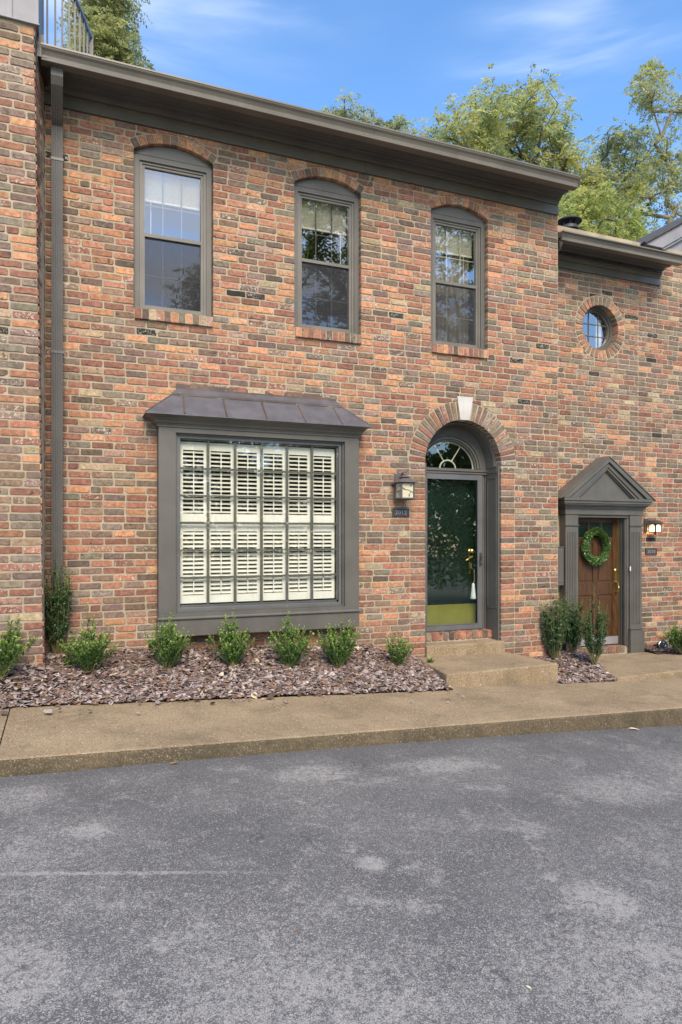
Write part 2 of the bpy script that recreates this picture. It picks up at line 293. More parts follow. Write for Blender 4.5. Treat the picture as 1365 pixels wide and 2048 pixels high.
# ------------------------------------------------------------------ object helpers
def tag(o, label=None, cat=None, group=None, kind=None):
    if label: o['label'] = label
    if cat: o['category'] = cat
    if group: o['group'] = group
    if kind: o['kind'] = kind
    return o
def empty(name, loc=(0, 0, 0), label=None, cat=None, group=None):
    o = bpy.data.objects.new(name, None); C.objects.link(o); o.location = loc; o.empty_display_size = .2
    return tag(o, label, cat, group)
def link(name, me, parent=None, smooth=False):
    o = bpy.data.objects.new(name, me); C.objects.link(o)
    if parent is not None:
        o.parent = parent
        p = parent; off = Vector((0, 0, 0))
        while p is not None: off += p.location; p = p.parent
        o.location = -off
    if smooth:
        me.polygons.foreach_set('use_smooth', [True] * len(me.polygons))
    return o
class MB:
    def __init__(s): s.v = []; s.f = []; s.m = []; s.c = None
    def add(s, vs, fs, mi=0):
        b = len(s.v); s.v += [tuple(p) for p in vs]; s.f += [tuple(i + b for i in f) for f in fs]; s.m += [mi] * len(fs)
    def box(s, x0, x1, y0, y1, z0, z1, mi=0, M4=None):
        vs = [(x, y, z) for x in (x0, x1) for y in (y0, y1) for z in (z0, z1)]
        if M4: vs = [M4 @ Vector(p) for p in vs]
        s.add(vs, [(0, 1, 3, 2), (4, 6, 7, 5), (0, 4, 5, 1), (2, 3, 7, 6), (0, 2, 6, 4), (1, 5, 7, 3)], mi)
    def plate(s, outer, holes, y0, y1, mi=0, F=None):
        """outline in (x,z) with holes, extruded from y0 (front) to y1 (back)"""
        F = F or (lambda u, v, w: (u, w, v))
        loops = [outer] + list(holes)
        flat = [p for l in loops for p in l]
        tris = tessellate_polygon([[Vector((p[0], p[1], 0)) for p in l] for l in loops])
        n = len(flat)
        s.add([F(p[0], p[1], y0) for p in flat] + [F(p[0], p[1], y1) for p in flat],
              [tuple(q) for q in tris] + [tuple(i + n for i in reversed(q)) for q in tris], mi)
        for l in loops:
            k = len(l)
            s.add([F(p[0], p[1], y0) for p in l] + [F(p[0], p[1], y1) for p in l],
                  [(i, (i + 1) % k, (i + 1) % k + k, i + k) for i in range(k)], mi)
    def frame(s, x0, x1, z0, z1, t, y0, y1, mi=0, tb=None, tt=None):
        tb = t if tb is None else tb; tt = t if tt is None else tt
        s.box(x0, x0 + t, y0, y1, z0, z1, mi); s.box(x1 - t, x1, y0, y1, z0, z1, mi)
        s.box(x0 + t, x1 - t, y0, y1, z0, z0 + tb, mi); s.box(x0 + t, x1 - t, y0, y1, z1 - tt, z1, mi)
    def sweepx(s, prof, x0, x1, mi=0):
        k = len(prof)
        s.add([(x0, y, z) for y, z in prof] + [(x1, y, z) for y, z in prof],
              [(i, (i + 1) % k, (i + 1) % k + k, i + k) for i in range(k)] + [tuple(range(k)), tuple(range(2 * k - 1, k - 1, -1))], mi)
    def tube(s, pts, rad, n=8, mi=0, cap=True):
        pts = [Vector(p) for p in pts]; rs = rad if isinstance(rad, (list, tuple)) else [rad] * len(pts)
        b = []; up = Vector((0, 0, 1))
        for i, p in enumerate(pts):
            d = (pts[min(i + 1, len(pts) - 1)] - pts[max(i - 1, 0)])
            d = d.normalized() if d.length > 1e-9 else Vector((0, 0, 1))
            a = d.cross(up) if abs(d.z) < .95 else d.cross(Vector((1, 0, 0)))
            a.normalize(); c2 = d.cross(a)
            b += [p + (a * math.cos(2 * math.pi * j / n) + c2 * math.sin(2 * math.pi * j / n)) * rs[i] for j in range(n)]
        fs = [(i * n + j, i * n + (j + 1) % n, (i + 1) * n + (j + 1) % n, (i + 1) * n + j) for i in range(len(pts) - 1) for j in range(n)]
        if cap: fs += [tuple(range(n - 1, -1, -1)), tuple(range((len(pts) - 1) * n, len(pts) * n))]
        s.add(b, fs, mi)
    def lathe(s, prof, c, n=20, mi=0, axis='z'):
        """prof = (radius, height)"""
        vs = []
        for r, h in prof:
            for j in range(n):
                a = 2 * math.pi * j / n; x, y = r * math.cos(a), r * math.sin(a)
                vs.append((c[0] + x, c[1] + y, c[2] + h) if axis == 'z' else (c[0] + x, c[1] + h, c[2] + y))
        k = len(prof)
        s.add(vs, [(i * n + j, i * n + (j + 1) % n, (i + 1) * n + (j + 1) % n, (i + 1) * n + j) for i in range(k - 1) for j in range(n)]
              + [tuple(range(n - 1, -1, -1)), tuple(range((k - 1) * n, k * n))], mi)
    def build(s, name, mats, parent=None, smooth=False, bev=0, cols=None):
        me = bpy.data.meshes.new(name); me.from_pydata(s.v, [], s.f)
        mats = mats if isinstance(mats, (list, tuple)) else [mats]
        for q in mats: me.materials.append(q)
        if len(mats) > 1: me.polygons.foreach_set('material_index', s.m)
        bm = bmesh.new(); bm.from_mesh(me)
        if cols is None: bmesh.ops.remove_doubles(bm, verts=bm.verts, dist=1e-6)
        bmesh.ops.recalc_face_normals(bm, faces=bm.faces)
        bm.to_mesh(me); bm.free()
        if cols is not None:
            a = me.color_attributes.new('bcol', 'FLOAT_COLOR', 'POINT')
            a.data.foreach_set('color', np.asarray(cols, dtype=np.float32).ravel())
        o = link(name, me, parent, smooth)
        if bev:
            md = o.modifiers.new('edge', 'BEVEL'); md.width = bev; md.segments = 2; md.limit_method = 'ANGLE'; md.angle_limit = R(40)
        return o
def arc(cx, cz, r, a0, a1, n, rz=None):
    rz = r if rz is None else rz
    return [(cx + r * math.cos(R(a0 + (a1 - a0) * i / n)), cz + rz * math.sin(R(a0 + (a1 - a0) * i / n))) for i in range(n + 1)]

# ------------------------------------------------------------------ brickwork
PAL = {  # albedo: orange, red orange, red, brown, purple brown, grey, dark, cream, black
    'or': (.50, .215, .088), 'ro': (.37, .145, .078), 're': (.26, .100, .064), 'br': (.215, .135, .092), 'pu': (.205, .135, .112),
    'gr': (.205, .168, .128), 'da': (.125, .090, .074), 'cr': (.40, .29, .175), 'bl': (.042, .038, .035), 'pi': (.37, .225, .165)}
_mean = (.26, .13, .08)
PAL = {k: (v[0] * .91, v[1] * .91, v[2] * .83) for k, v in PAL.items()}
PAL = {k: tuple(c * .92 + m_ * .08 for c, m_ in zip(v, _mean)) if k != 'bl' else v for k, v in PAL.items()}
KEYS = list(PAL)
W_UP = dict(zip(KEYS, (.22, .24, .14, .13, .09, .08, .055, .03, .008, .02)))
W_LO = dict(zip(KEYS, (.10, .22, .22, .18, .12, .09, .04, .01, .004, .02)))
W_RT = dict(zip(KEYS, (.07, .14, .13, .20, .16, .18, .05, .06, .012, .02)))
W_PI = dict(zip(KEYS, (.08, .17, .20, .20, .15, .12, .04, .01, .002, .04)))
def wmix(a, b, k): return {q: a[q] * (1 - k) + b[q] * k for q in a}
class Bricks(MB):
    def __init__(s, seed, F):
        super().__init__(); s.r = random.Random(seed); s.F = F; s.cols = []
    def colour(s, wts):
        k = s.r.choices(list(wts), list(wts.values()))[0]; c = PAL[k]; v = s.r.uniform(.80, 1.20)
        a = s.r.random()
        if k == 'bl': a = s.r.choice((.6, .9))
        return tuple(min(.75, x * v * s.r.uniform(.94, 1.06)) for x in c) + (a,)
    def mort(s, fn):
        n0 = len(s.v); fn(); s.cols += [(.35, .3, .22, .5)] * (len(s.v) - n0)
    def prism(s, poly, wb, p, wts, col=None, inset=.0035):
        cx = sum(q[0] for q in poly) / len(poly); cz = sum(q[1] for q in poly) / len(poly); n = len(poly)
        col = col or s.colour(wts); F = s.F
        tx, tz = s.r.uniform(-.02, .02), s.r.uniform(-.05, .05)
        def ins(q):
            d = math.hypot(q[0] - cx, q[1] - cz); k = max(0, 1 - inset / max(d, 1e-4))
            sz = max(0.0, 1 - inset / max(abs(q[1] - cz), .006)) if abs(q[1] - cz) > .006 else 1
            sx = max(0.0, 1 - inset / max(abs(q[0] - cx), .006)) if abs(q[0] - cx) > .006 else 1
            return (cx + (q[0] - cx) * sx, cz + (q[1] - cz) * sz)
        vs = [F(q[0], q[1], wb) for q in poly] + [F(q[0], q[1], -p * .55) for q in poly]
        for q in poly:
            a, c2 = ins(q); vs.append(F(a, c2, -p + (q[0] - cx) * tx + (q[1] - cz) * tz + s.r.uniform(-.0008, .0008)))
        fs = []
        for k in (0, n):
            fs += [(k + i, k + (i + 1) % n, k + n + (i + 1) % n, k + n + i) for i in range(n)]
        fs.append(tuple(range(2 * n, 3 * n)))
        s.add(vs, fs, 0); s.cols += [col] * len(vs)
    def rough(s, x0, x1, z0, z1):
        r = s.r; j = .0028; L = x1 - x0; H = z1 - z0
        def ch(): 
            q = r.random()
            return r.uniform(.003, .009) if q < .74 else r.uniform(.009, .026)
        P = []
        for (cx, cz, sx, sz, first) in ((x0, z0, 1, 1, 0), (x1, z0, -1, 1, 1), (x1, z1, -1, -1, 0), (x0, z1, 1, -1, 1)):
            a, b2 = min(ch() * 1.3, L * .4), min(ch(), H * .4)
            pa = (cx + sx * a, cz); pb = (cx, cz + sz * b2)
            P += [pb, pa] if not first else [pa, pb]
            if L > .1:
                if cx == x0 and cz == z0: P += [(x0 + L * .35, z0 + r.uniform(-j, j * 1.5)), (x0 + L * .7, z0 + r.uniform(-j, j * 1.5))]
                if cx == x1 and cz == z1: P += [(x0 + L * .68, z1 + r.uniform(-j * 1.5, j)), (x0 + L * .33, z1 + r.uniform(-j * 1.5, j))]
        return P
def clip(poly, nx, nz, d):
    out = []
    for i in range(len(poly)):
        a, b2 = poly[i], poly[(i + 1) % len(poly)]
        da = a[0] * nx + a[1] * nz - d; db = b2[0] * nx + b2[1] * nz - d
        if da >= 0: out.append(a)
        if (da >= 0) != (db >= 0):
            k = da / (da - db); out.append((a[0] + (b2[0] - a[0]) * k, a[1] + (b2[1] - a[1]) * k))
    return out
def area(p): return abs(sum(p[i][0] * p[(i + 1) % len(p)][1] - p[(i + 1) % len(p)][0] * p[i][1] for i in range(len(p)))) / 2
CO, JT, BL = .0753, .0160, .2165
def lay(B, u0, u1, v0, v1, blocks, discs, wfn, deep=.11, phase=0.0, edge0=None, edge1=None, headers=False):
    k = 0; v = v0
    while v < v1 - .02:
        zc = v + CO / 2; top = min(v + CO, v1)
        a0 = edge0(zc) if edge0 else u0; a1 = edge1(zc) if edge1 else u1
        free = [(a0, a1)]
        for (x0, x1, z0, z1) in blocks:
            if z0 < zc < z1:
                nf = []
                for (p, q) in free:
                    if x1 <= p or x0 >= q: nf.append((p, q)); continue
                    if x0 > p: nf.append((p, x0))
                    if x1 < q: nf.append((x1, q))
                free = nf
        js = []; u = u0 - BL + (0 if k % 2 else BL / 2) + phase + B.r.uniform(-.012, .012)
        while u < u1 + BL:
            js.append(u)
            q = B.r.random()
            u += BL * (1 if q > .05 else .5) + B.r.uniform(-.007, .007)
        for (p, q) in free:
            cuts = [p] + [x for x in js if p + .055 < x < q - .055] + [q]
            for i in range(len(cuts) - 1):
                x0, x1 = cuts[i], cuts[i + 1]
                e0, e1 = i == 0 and abs(p - u0) > .001, i == len(cuts) - 2 and abs(q - u1) > .001
                ja = .003 if e0 else JT / 2; jb = .003 if e1 else JT / 2
                if x1 - x0 < .03: continue
                wob = .0022 * math.sin(x0 * 1.7 + k * .9) + B.r.uniform(-.0012, .0012)
                zz0 = v + JT / 2 + wob; zz1 = top - JT / 2 + wob + B.r.uniform(-.001, .001)
                if zz1 - zz0 < .012: continue
                poly = B.rough(x0 + ja, x1 - jb, zz0, zz1)
                col = B.colour(wfn((x0 + x1) / 2, zc)); pf = B.r.uniform(.004, .0085)
                hit = [d_ for d_ in discs if d_[3]((x0 + x1) / 2, zc) and any(math.hypot(q2[0] - d_[0], q2[1] - d_[1]) < d_[2] + .05 for q2 in poly)]
                parts = [poly]
                if hit and x1 - x0 > .09:
                    ns = 3 if x1 - x0 > .15 else 2; parts = []
                    for i_ in range(ns):
                        pp_ = clip(poly, 1, 0, x0 + (x1 - x0) * i_ / ns) if i_ else poly
                        pp_ = clip(pp_, -1, 0, -(x0 + (x1 - x0) * (i_ + 1) / ns)) if i_ < ns - 1 else pp_
                        if len(pp_) > 2: parts.append(pp_)
                for poly in parts:
                    cx, cz = sum(q2[0] for q2 in poly) / len(poly), sum(q2[1] for q2 in poly) / len(poly); dead = False
                    for (dx, dz, rr, test, aend) in hit:
                        if aend is not None:
                            sg = 1 if cx > dx else -1; an = math.degrees(math.atan2(cz - dz, abs(cx - dx)))
                            if an < aend:                           # beside the arch end: cut along its radial face
                                nx, nz = sg * math.sin(R(aend)), -math.cos(R(aend))
                                poly = clip(poly, nx, nz, nx * dx + nz * dz + .005)
                                if len(poly) < 3 or area(poly) < .0004: dead = True; break
                                continue
                        d = math.hypot(cx - dx, cz - dz)
                        if d < rr * .6: dead = True; break
                        nx, nz = (cx - dx) / d, (cz - dz) / d
                        poly = clip(poly, nx, nz, nx * dx + nz * dz + rr + .005)
                        if len(poly) < 3 or area(poly) < .0004: dead = True; break
                    if dead: continue
                    B.prism(poly, deep if (e0 or e1) else .004, pf, None, col, inset=.0035 if len(parts) == 1 else .0012)
        v += CO; k += 1
def ring(B, cx, cz, r0, r1, a0, a1, n, wts, deep=.11, p=.008, skip=None):
    st = (a1 - a0) / n
    for i in range(n):
        A = a0 + st * i; Bb = A + st; g0 = .0055 / r0; am, bm_ = R(A) , R(Bb)
        mid = (A + Bb) / 2
        if skip and skip[0] < mid < skip[1]: continue
        # a voussoir keeps its brick width, so the joint widens outwards
        w0 = r0 * (bm_ - am) / 2 - .0055; c, s_ = math.cos(R(mid)), math.sin(R(mid))
        ra, rb = r0 + B.r.uniform(-.001, .002), r1 + B.r.uniform(-.006, .003); w1 = w0 * (1 + .25 * (rb / ra - 1))
        pts = [(ra, -w0 + .003), (ra, w0 - .003), (ra + .004, w0), (rb - .005, w1), (rb, w1 - .005), (rb, -w1 + .005), (rb - .005, -w1), (ra + .004, -w0)]
        B.prism([(cx + q[0] * c - q[1] * s_, cz + q[0] * s_ + q[1] * c) for q in pts], deep, p + B.r.uniform(-.002, .002), wts)

# ================================================================== THE HOUSE
house = empty('townhouse', (3, 0, 0), 'two storey red and orange brick townhouse with bay window and arched entry, filling the middle', 'townhouse')
WX = (1.092, 2.84, 4.60); WZ0, WSP, WR, WH = 3.962, 5.62, .788, .41
def seg_open(xc, g=0.0, z0=WZ0):
    cz = WSP + .115 - WR; h = WH + g; r = WR + g
    a = math.degrees(math.acos(h / r))
    return [(xc - h, z0 - g), (xc + h, z0 - g)] + arc(xc, cz, r, a, 180 - a, 14)
DX, DR, DSP = 4.663, .55, 2.50
def door_open(g=0.0, z0=-.6):
    return [(DX - DR - g, z0), (DX + DR + g, z0)] + arc(DX, DSP, DR + g, 0, 180, 28)
B = Bricks(11, lambda u, v, w: (u, w, v))
def wmain(x, z):
    k = max(0, min(1, (z - 2.6) / 1.6)); q = wmix(W_LO, W_UP, k)
    return wmix(q, W_RT, max(0, min(.45, (x - 4.6) * .3)) if z < 4.5 else .1) if x > 4.6 else q
blocks = [(x - WH, x + WH, 3.85, WSP) for x in WX] + [(.95, 3.11, .60, 2.80), (1.10, 2.96, 2.80, 3.13), (.97, 3.07, 2.75, 2.96), (DX - .766, DX + .766, -1, DSP)]
AE = math.degrees(math.acos(WH / WR))
discs = [(x, WSP + .115 - WR, WR + .105, (lambda cx, cz, x=x: abs(cx - x) < .60 and cz > WSP - .05), AE) for x in WX]
discs.append((DX, DSP, .786, lambda cx, cz: abs(cx - DX) < 1.1 and cz > DSP, None))
lay(B, -.17, 6.12, -.45, 5.93, blocks, discs, wmain)
v = -.45
while v < DSP - .03:                                              # stacked brick jambs either side of the entry
    for sgn in (-1, 1):
        a, b2 = DX + sgn * DR, DX + sgn * (DR + .216)
        B.prism(B.rough(min(a, b2) + (.003 if sgn > 0 else JT / 2), max(a, b2) - (.003 if sgn < 0 else JT / 2), v + JT / 2, v + CO - JT / 2), .11, B.r.uniform(.005, .009), W_LO)
    v += CO
B.mort(lambda: B.plate([(-.30, -.6), (6.12, -.6), (6.12, 6.1), (-.30, 6.1)],
       [seg_open(x, .006, 3.97) for x in WX] + [door_open(.006, -.55), [(1.0, .7), (3.05, .7), (3.05, 2.7), (1.0, 2.7)]], 0, .13, 1))
B.mort(lambda: B.box(6.10, 6.118, .005, .60, -.6, 6.1, 1))
B.build('brick_wall', [M['brick'], M['mortar']], house, cols=B.cols)
# entry arch
B = Bricks(5, lambda u, v, w: (u, w, v))
WA = dict(zip(KEYS, (.04, .20, .22, .24, .12, .16, .02, 0, 0, 0)))
ring(B, DX, DSP, DR + .003, .780, 0, 180, 29, WA, .11, .010, skip=(84, 96))
ae = B.build('entry_arch', [M['brick'], M['mortar']], house, cols=B.cols)
k = MB(); k.plate([(4.60, 3.052), (4.735, 3.052), (4.79, 3.345), (4.555, 3.345)], [], -.018, .10); k.build('keystone', M['stone'], ae, bev=.004)

# ---------------- upper windows
def upper_window(xc, seed, bl_z, cord, curtain=False):
    B = Bricks(seed, lambda u, v, w: (u, w, v))
    f = MB()                                                     # painted surround filling the segmental opening
    f.plate(seg_open(xc, -.003), [[(xc - .350, 3.985), (xc + .350, 3.985), (xc + .350, 5.545), (xc - .350, 5.545)]], .055, .13)
    f.plate([(q[0], q[1]) for q in seg_open(xc, -.003, 5.60)], [], .050, .055)
    win = f.build('window', M['trim'], house, bev=.003)
    s2 = MB(); s2.frame(xc - .352, xc + .352, 3.982, 5.548, .028, .075, .14)
    s2.frame(xc - .326, xc + .326, 4.002, 5.524, .030, .088, .15, tb=.038)
    s2.box(xc - .298, xc + .298, .086, .15, 4.762, 4.800)
    s2.build('storm_frame', M['bronze'], win, bev=.002)
    a0 = math.degrees(math.acos(WH / WR)); ring(B, xc, WSP + .115 - WR, WR, WR + .098, a0, 180 - a0, 11, W_UP, .11, .009)
    B.build('arch', [M['brick'], M['mortar']], win, cols=B.cols)
    B = Bricks(seed + 50, lambda u, v, w: (u, w, v)); n = 11; x0 = xc - WH; sw = 2 * WH / n
    B.mort(lambda: B.box(xc - WH + .004, xc + WH - .004, -.030, .12, 3.858, 3.957, 1))
    for i in range(n):
        a = x0 + i * sw
        col = B.colour(W_UP)
        yf = -.036 + B.r.uniform(-.004, .002); z1 = 3.962 + B.r.uniform(-.003, .002); z0 = 3.850 + B.r.uniform(-.003, .003)
        n0 = len(B.v)
        e = .005
        vs = []
        for (yy, dx, dz) in ((.10, 0, 0), (yf + .006, 0, 0), (yf, e, e)):
            for (px, pz) in ((a + .005 + dx, z0 + dz), (a + sw - .005 - dx, z0 + dz), (a + sw - .005 - dx, z1 - dz), (a + .005 + dx, z1 - dz)): vs.append((px, yy, pz))
        B.add(vs, [(i_ + j, i_ + (j + 1) % 4, i_ + 4 + (j + 1) % 4, i_ + 4 + j) for i_ in (0, 4) for j in range(4)] + [(8, 9, 10, 11)], 0)
        B.cols += [col] * (len(B.v) - n0)
    B.build('brick_sill', [M['brick'], M['mortar']], win, cols=B.cols)
    for (z0, z1, nm) in ((4.800, 5.494, 0), (4.04, 4.762, 1)):
        g = MB(); g.box(xc - .297, xc + .297, .110 + nm * .01, .114 + nm * .01, z0, z1); pn = g.build('pane', M['glass_up'], win)
        mm = MB(); yb = .150
        for q in (1, 2): mm.box(xc - .297 + .594 * q / 3 - .006, xc - .297 + .594 * q / 3 + .006, yb, yb + .012, z0, z1)
        zz = z0 + (z1 - z0) * .47; mm.box(xc - .297, xc + .297, yb + .001, yb + .011, zz - .006, zz + .006)
        mm.build('muntins', M['muntin'] if seed != 33 else M['cream'], win)
    g = MB(); g.box(xc - .297, xc + .297, .103, .1045, 4.04, 4.762); g.build('insect_screen', M['screen'], win)
    bl = MB(); z = 5.50
    bl.box(xc - .30, xc + .30, .19, .225, 5.485, 5.53)
    while z > bl_z:
        bl.box(xc - .30, xc + .30, .19, .213, z - .0125, z - .0095, M4=None); z -= .0125
        bl.box(xc - .30, xc + .30, .2, .206, z - .001, z + .0115)
    bl.box(xc - .30, xc + .30, .188, .216, bl_z - .022, bl_z)
    bl.box(xc + cord - .003, xc + cord + .003, .186, .19, bl_z - .42, bl_z)
    bl.build('blind', M['blind'], win)
    if curtain:
        cu = MB(); nn = 60; pts = []
        for i in range(nn + 1):
            u = i / nn; pts.append((xc - .28 + .56 * u, .27 + .018 * math.sin(u * 55) + .01 * math.sin(u * 17)))
        cu.add([(x, y, z) for z in (4.0, 5.2) for x, y in pts], [(i, i + 1, i + nn + 2, i + nn + 1) for i in range(nn)])
        cu.build('curtain', M['room'], win, smooth=True)
    return win
upper_window(WX[0], 31, 5.205, -.22)
upper_window(WX[1], 32, 5.215, .225)
upper_window(WX[2], 33, 5.215, .17, True)

# ---------------- frieze, cornice, gutter, downspout
g = MB(); g.box(-.168, 3.299, -.030, -.002, 5.868, 5.995); g.box(3.301, 6.11, -.0303, -.002, 5.868, 5.995); g.box(-.168, 6.112, -.036, -.031, 5.868, 5.882); g.build('frieze', M['trim'], house, bev=.002)
def cornice(x0, x1, xe, y, z, name, parent, dentil):
    g = MB()
    prof = [(-.002, 0), (-.045, 0), (-.048, .012), (-.058, .018), (-.066, .034), (-.090, .040), (-.090, .048)]
    if dentil: prof += [(-.092, .085), (-.125, .092), (-.135, .11)]
    else: prof += [(-.100, .060), (-.125, .066), (-.132, .082)]
    top = prof[-1][1]
    prof += [(-.20, top + .004), (-.205, top - .006), (-.23, top - .006), (-.24, top + .008), (-.34, top + .010), (-.38, top - .02), (-.405, top - .022), (-.405, top + .07), (-.002, top + .07)]
    g.sweepx([(y + a, z + b2) for a, b2 in prof], x0, xe)
    if dentil:
        q = x0 + .01
        while q < xe - .03:
            g.box(q, q + .022, y - .112, y - .088, z + .052, z + .082); q += .042
    else:
        q = x0 + .01
        while q < xe - .02:
            g.box(q, q + .014, y - .1, y - .086, z + .049, z + .0575); q += .028
    g.build(name, M['trim'], parent)
    return z + top
zt = cornice(-.168, 6.11, 6.09, 0, 5.996, 'cornice', house, False)
def kgutter(x0, x1, y, z, parent, h=.125):
    g = MB()
    pr = [(y + .10, z + .004), (y + .01, z - .002), (y - .004, z), (y - .006, z + .012), (y - .001, z + .016), (y - .006, z + .045), (y - .022, z + .075), (y - .040, z + .092),
          (y - .046, z + h - .018), (y - .050, z + h - .016), (y - .050, z + h), (y - .040, z + h), (y - .036, z + h - .012), (y - .0, z + .03), (y + .10, z + .03)]
    g.sweepx(pr, x0, x1); g.box(x0, x0 + .003, y - .036, y + .1, z + .004, z + h - .004); g.box(x1 - .003, x1, y - .036, y + .1, z + .004, z + h - .004)
    q = x0 + .4
    while q < x1: g.box(q, q + .02, y - .04, y + .1, z + h - .012, z + h - .008); q += .8
    return g.build('gutter', M['gutter'], parent)
kgutter(-.19, 6.03, -.495, 5.998, house)
g = MB(); g.box(-.17, 6.06, -.41, -.002, zt + .071, zt + .09)
g.add([(-.17, -.44, 6.13), (6.12, -.44, 6.13), (6.12, 5.2, 8.2), (-.17, 5.2, 8.2), (-.17, -.44, 6.10), (6.12, -.44, 6.10), (6.12, 5.2, 8.1), (-.17, 5.2, 8.1)], [(0, 1, 2, 3), (7, 6, 5, 4), (0, 4, 5, 1), (1, 5, 6, 2), (2, 6, 7, 3), (3, 7, 4, 0)])
g.add([(-.17, 5.2, 8.2), (6.12, 5.2, 8.2), (6.12, 10.6, 6.1), (-.17, 10.6, 6.1)], [(0, 1, 2, 3)])
g.build('roof', M['shingle'], house)
# shell of the rooms behind the wall
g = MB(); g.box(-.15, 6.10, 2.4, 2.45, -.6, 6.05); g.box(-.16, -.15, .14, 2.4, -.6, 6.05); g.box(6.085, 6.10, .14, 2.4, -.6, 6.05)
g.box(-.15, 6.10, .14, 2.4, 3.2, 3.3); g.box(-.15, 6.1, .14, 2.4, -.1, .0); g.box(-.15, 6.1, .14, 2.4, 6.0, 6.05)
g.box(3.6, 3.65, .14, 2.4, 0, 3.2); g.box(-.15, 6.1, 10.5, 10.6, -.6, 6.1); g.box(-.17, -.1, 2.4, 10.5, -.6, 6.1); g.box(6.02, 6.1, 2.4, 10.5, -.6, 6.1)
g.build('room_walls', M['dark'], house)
# downspout
g = MB()
def spout_section(w_, d_):
    pts = []; n = 5
    for i in range(n * 2 + 1):
        x = -w_ / 2 + w_ * i / (n * 2); pts.append((x, -d_ / 2 + (.004 if i % 2 else 0)))
    return pts + [(w_ / 2, d_ / 2), (-w_ / 2, d_ / 2)]
path = [(-.40, 6.0), (-.40, 5.93), (-.37, 5.885), (-.13, 5.70), (-.065, 5.66), (-.055, 5.60), (-.055, .40)]
sec = spout_section(.105, .075); vs = []; k = len(sec)
for i, (y, z) in enumerate(path):
    y0, z0 = path[max(0, i - 1)]; y1, z1 = path[min(len(path) - 1, i + 1)]
    d = Vector((0, y1 - y0, z1 - z0)).normalized(); nrm = Vector((0, -d.z, d.y)); nrm = -nrm if nrm.y > 0 else nrm
    for (a, b2) in sec: vs.append((-.054 + a, y - b2 * nrm.y, z - b2 * nrm.z))
g.add(vs, [(i * k + j, i * k + (j + 1) % k, (i + 1) * k + (j + 1) % k, (i + 1) * k + j) for i in range(len(path) - 1) for j in range(k)])
for z in (1.2, 3.4, 5.3): g.box(-.112, .004, -.096, -.002, z, z + .025)
g.build('downspout', M['spout'], house)

# ---------------- bay window
L, Rr, q = .908, 3.148, .18
g = MB()
g.plate([(L, .745), (Rr, .745), (Rr, 2.745), (L, 2.745)], [[(1.082, .800), (2.974, .800), (2.974, 2.672), (1.082, 2.672)]], -q, -q + .035)
g.box(L + .003, L + .02, -q + .036, -.002, .58, 2.74); g.box(Rr - .02, Rr - .003, -q + .036, -.002, .58, 2.74)
g.box(L - .002, Rr + .002, -q - .003, -.002, .560, .738)
g.box(L + .17, L + .172, -q - .001, -q, .76, 2.70)
g.box(L + .17, Rr - .17, -q - .002, -q, 2.672, 2.676)
g.sweepx([(-q + .02, .728), (-q - .016, .731), (-q - .022, .738), (-q - .022, .748), (-q - .012, .758), (-q + .0, .762), (-q + .02, .762)], L - .01, Rr + .01)
g.frame(1.084, 2.972, .802, 2.670, .016, -q + .034, -.02)
bay = g.build('bay_window', M['trim'], house, bev=.003)
def loft_u(g, prof):
    k = len(prof); vs = []
    for o_, z in prof:
        vs += [(L - o_, -.003, z), (L - o_, -q - o_, z), (Rr + o_ * .72, -q - o_, z), (Rr + o_ * .72, -.003, z)]
    g.add(vs, [(i * 4 + j, i * 4 + j + 1, i * 4 + j + 5, i * 4 + j + 4) for i in range(k - 1) for j in range(3)] + [(0, 3, 2, 1), (k * 4 - 4, k * 4 - 3, k * 4 - 2, k * 4 - 1)])
g = MB(); loft_u(g, [(.0, 2.725), (.012, 2.725), (.014, 2.742), (.022, 2.748), (.026, 2.758), (.040, 2.763), (.048, 2.785), (.075, 2.812), (.112, 2.828), (.125, 2.832), (.125, 2.840)])
g.build('cornice', M['trim'], bay)
g = MB(); xl, xr, yf, ze = .765, 3.252, -.318, 2.842
xa, xb, ya, za = 1.06, 2.985, -.062, 3.085
g.add([(xl, yf, ze), (xr, yf, ze), (xb, ya, za), (xa, ya, za), (xl, -.002, ze), (xr, -.002, ze), (xa, -.002, za + .02), (xb, -.002, za + .02)],
      [(0, 1, 2, 3), (4, 0, 3, 6), (1, 5, 7, 2), (4, 5, 1, 0)])
g.box(xl, xr, yf - .002, yf + .01, ze - .010, ze + .001)
g.add([(xa - .004, ya - .010, za + .018), (xb + .004, ya - .010, za + .018), (xb - .06, -.003, 3.165), (xa + .06, -.003, 3.165), (xa - .004, ya - .004, za - .003), (xb + .004, ya - .004, za - .003)], [(0, 1, 2, 3), (4, 5, 1, 0), (0, 3, 4), (1, 5, 2)])
roof = bay; g.build('bay_roof', M['copper'], bay)
g = MB()
for i in range(5):
    k = (i + .47) / 5; xt = xa + (xb - xa) * (.06 + .88 * i / 4); xb_ = xl + (xr - xl) * (.155 + .175 * i)
    g.tube([(xb_, yf + .002, ze + .006), (xt, ya, za + .006)], .0085, 6); g.build('roof_seam', M['copperbrown'], bay); g = MB()
g.tube([(xl, yf, ze + .003), (xa, ya, za + .003)], .006, 6); g.tube([(xr, yf, ze + .003), (xb, ya, za + .003)], .006, 6)
g.box(xa + .05, xb - .05, -.006, -.002, 3.160, 3.215); g.box(xa, xb, ya - .012, ya - .004, za - .004, za + .014)
g.build('roof_flashing', M['copperbrown'], roof)
g = MB(); rr_ = random.Random(4)
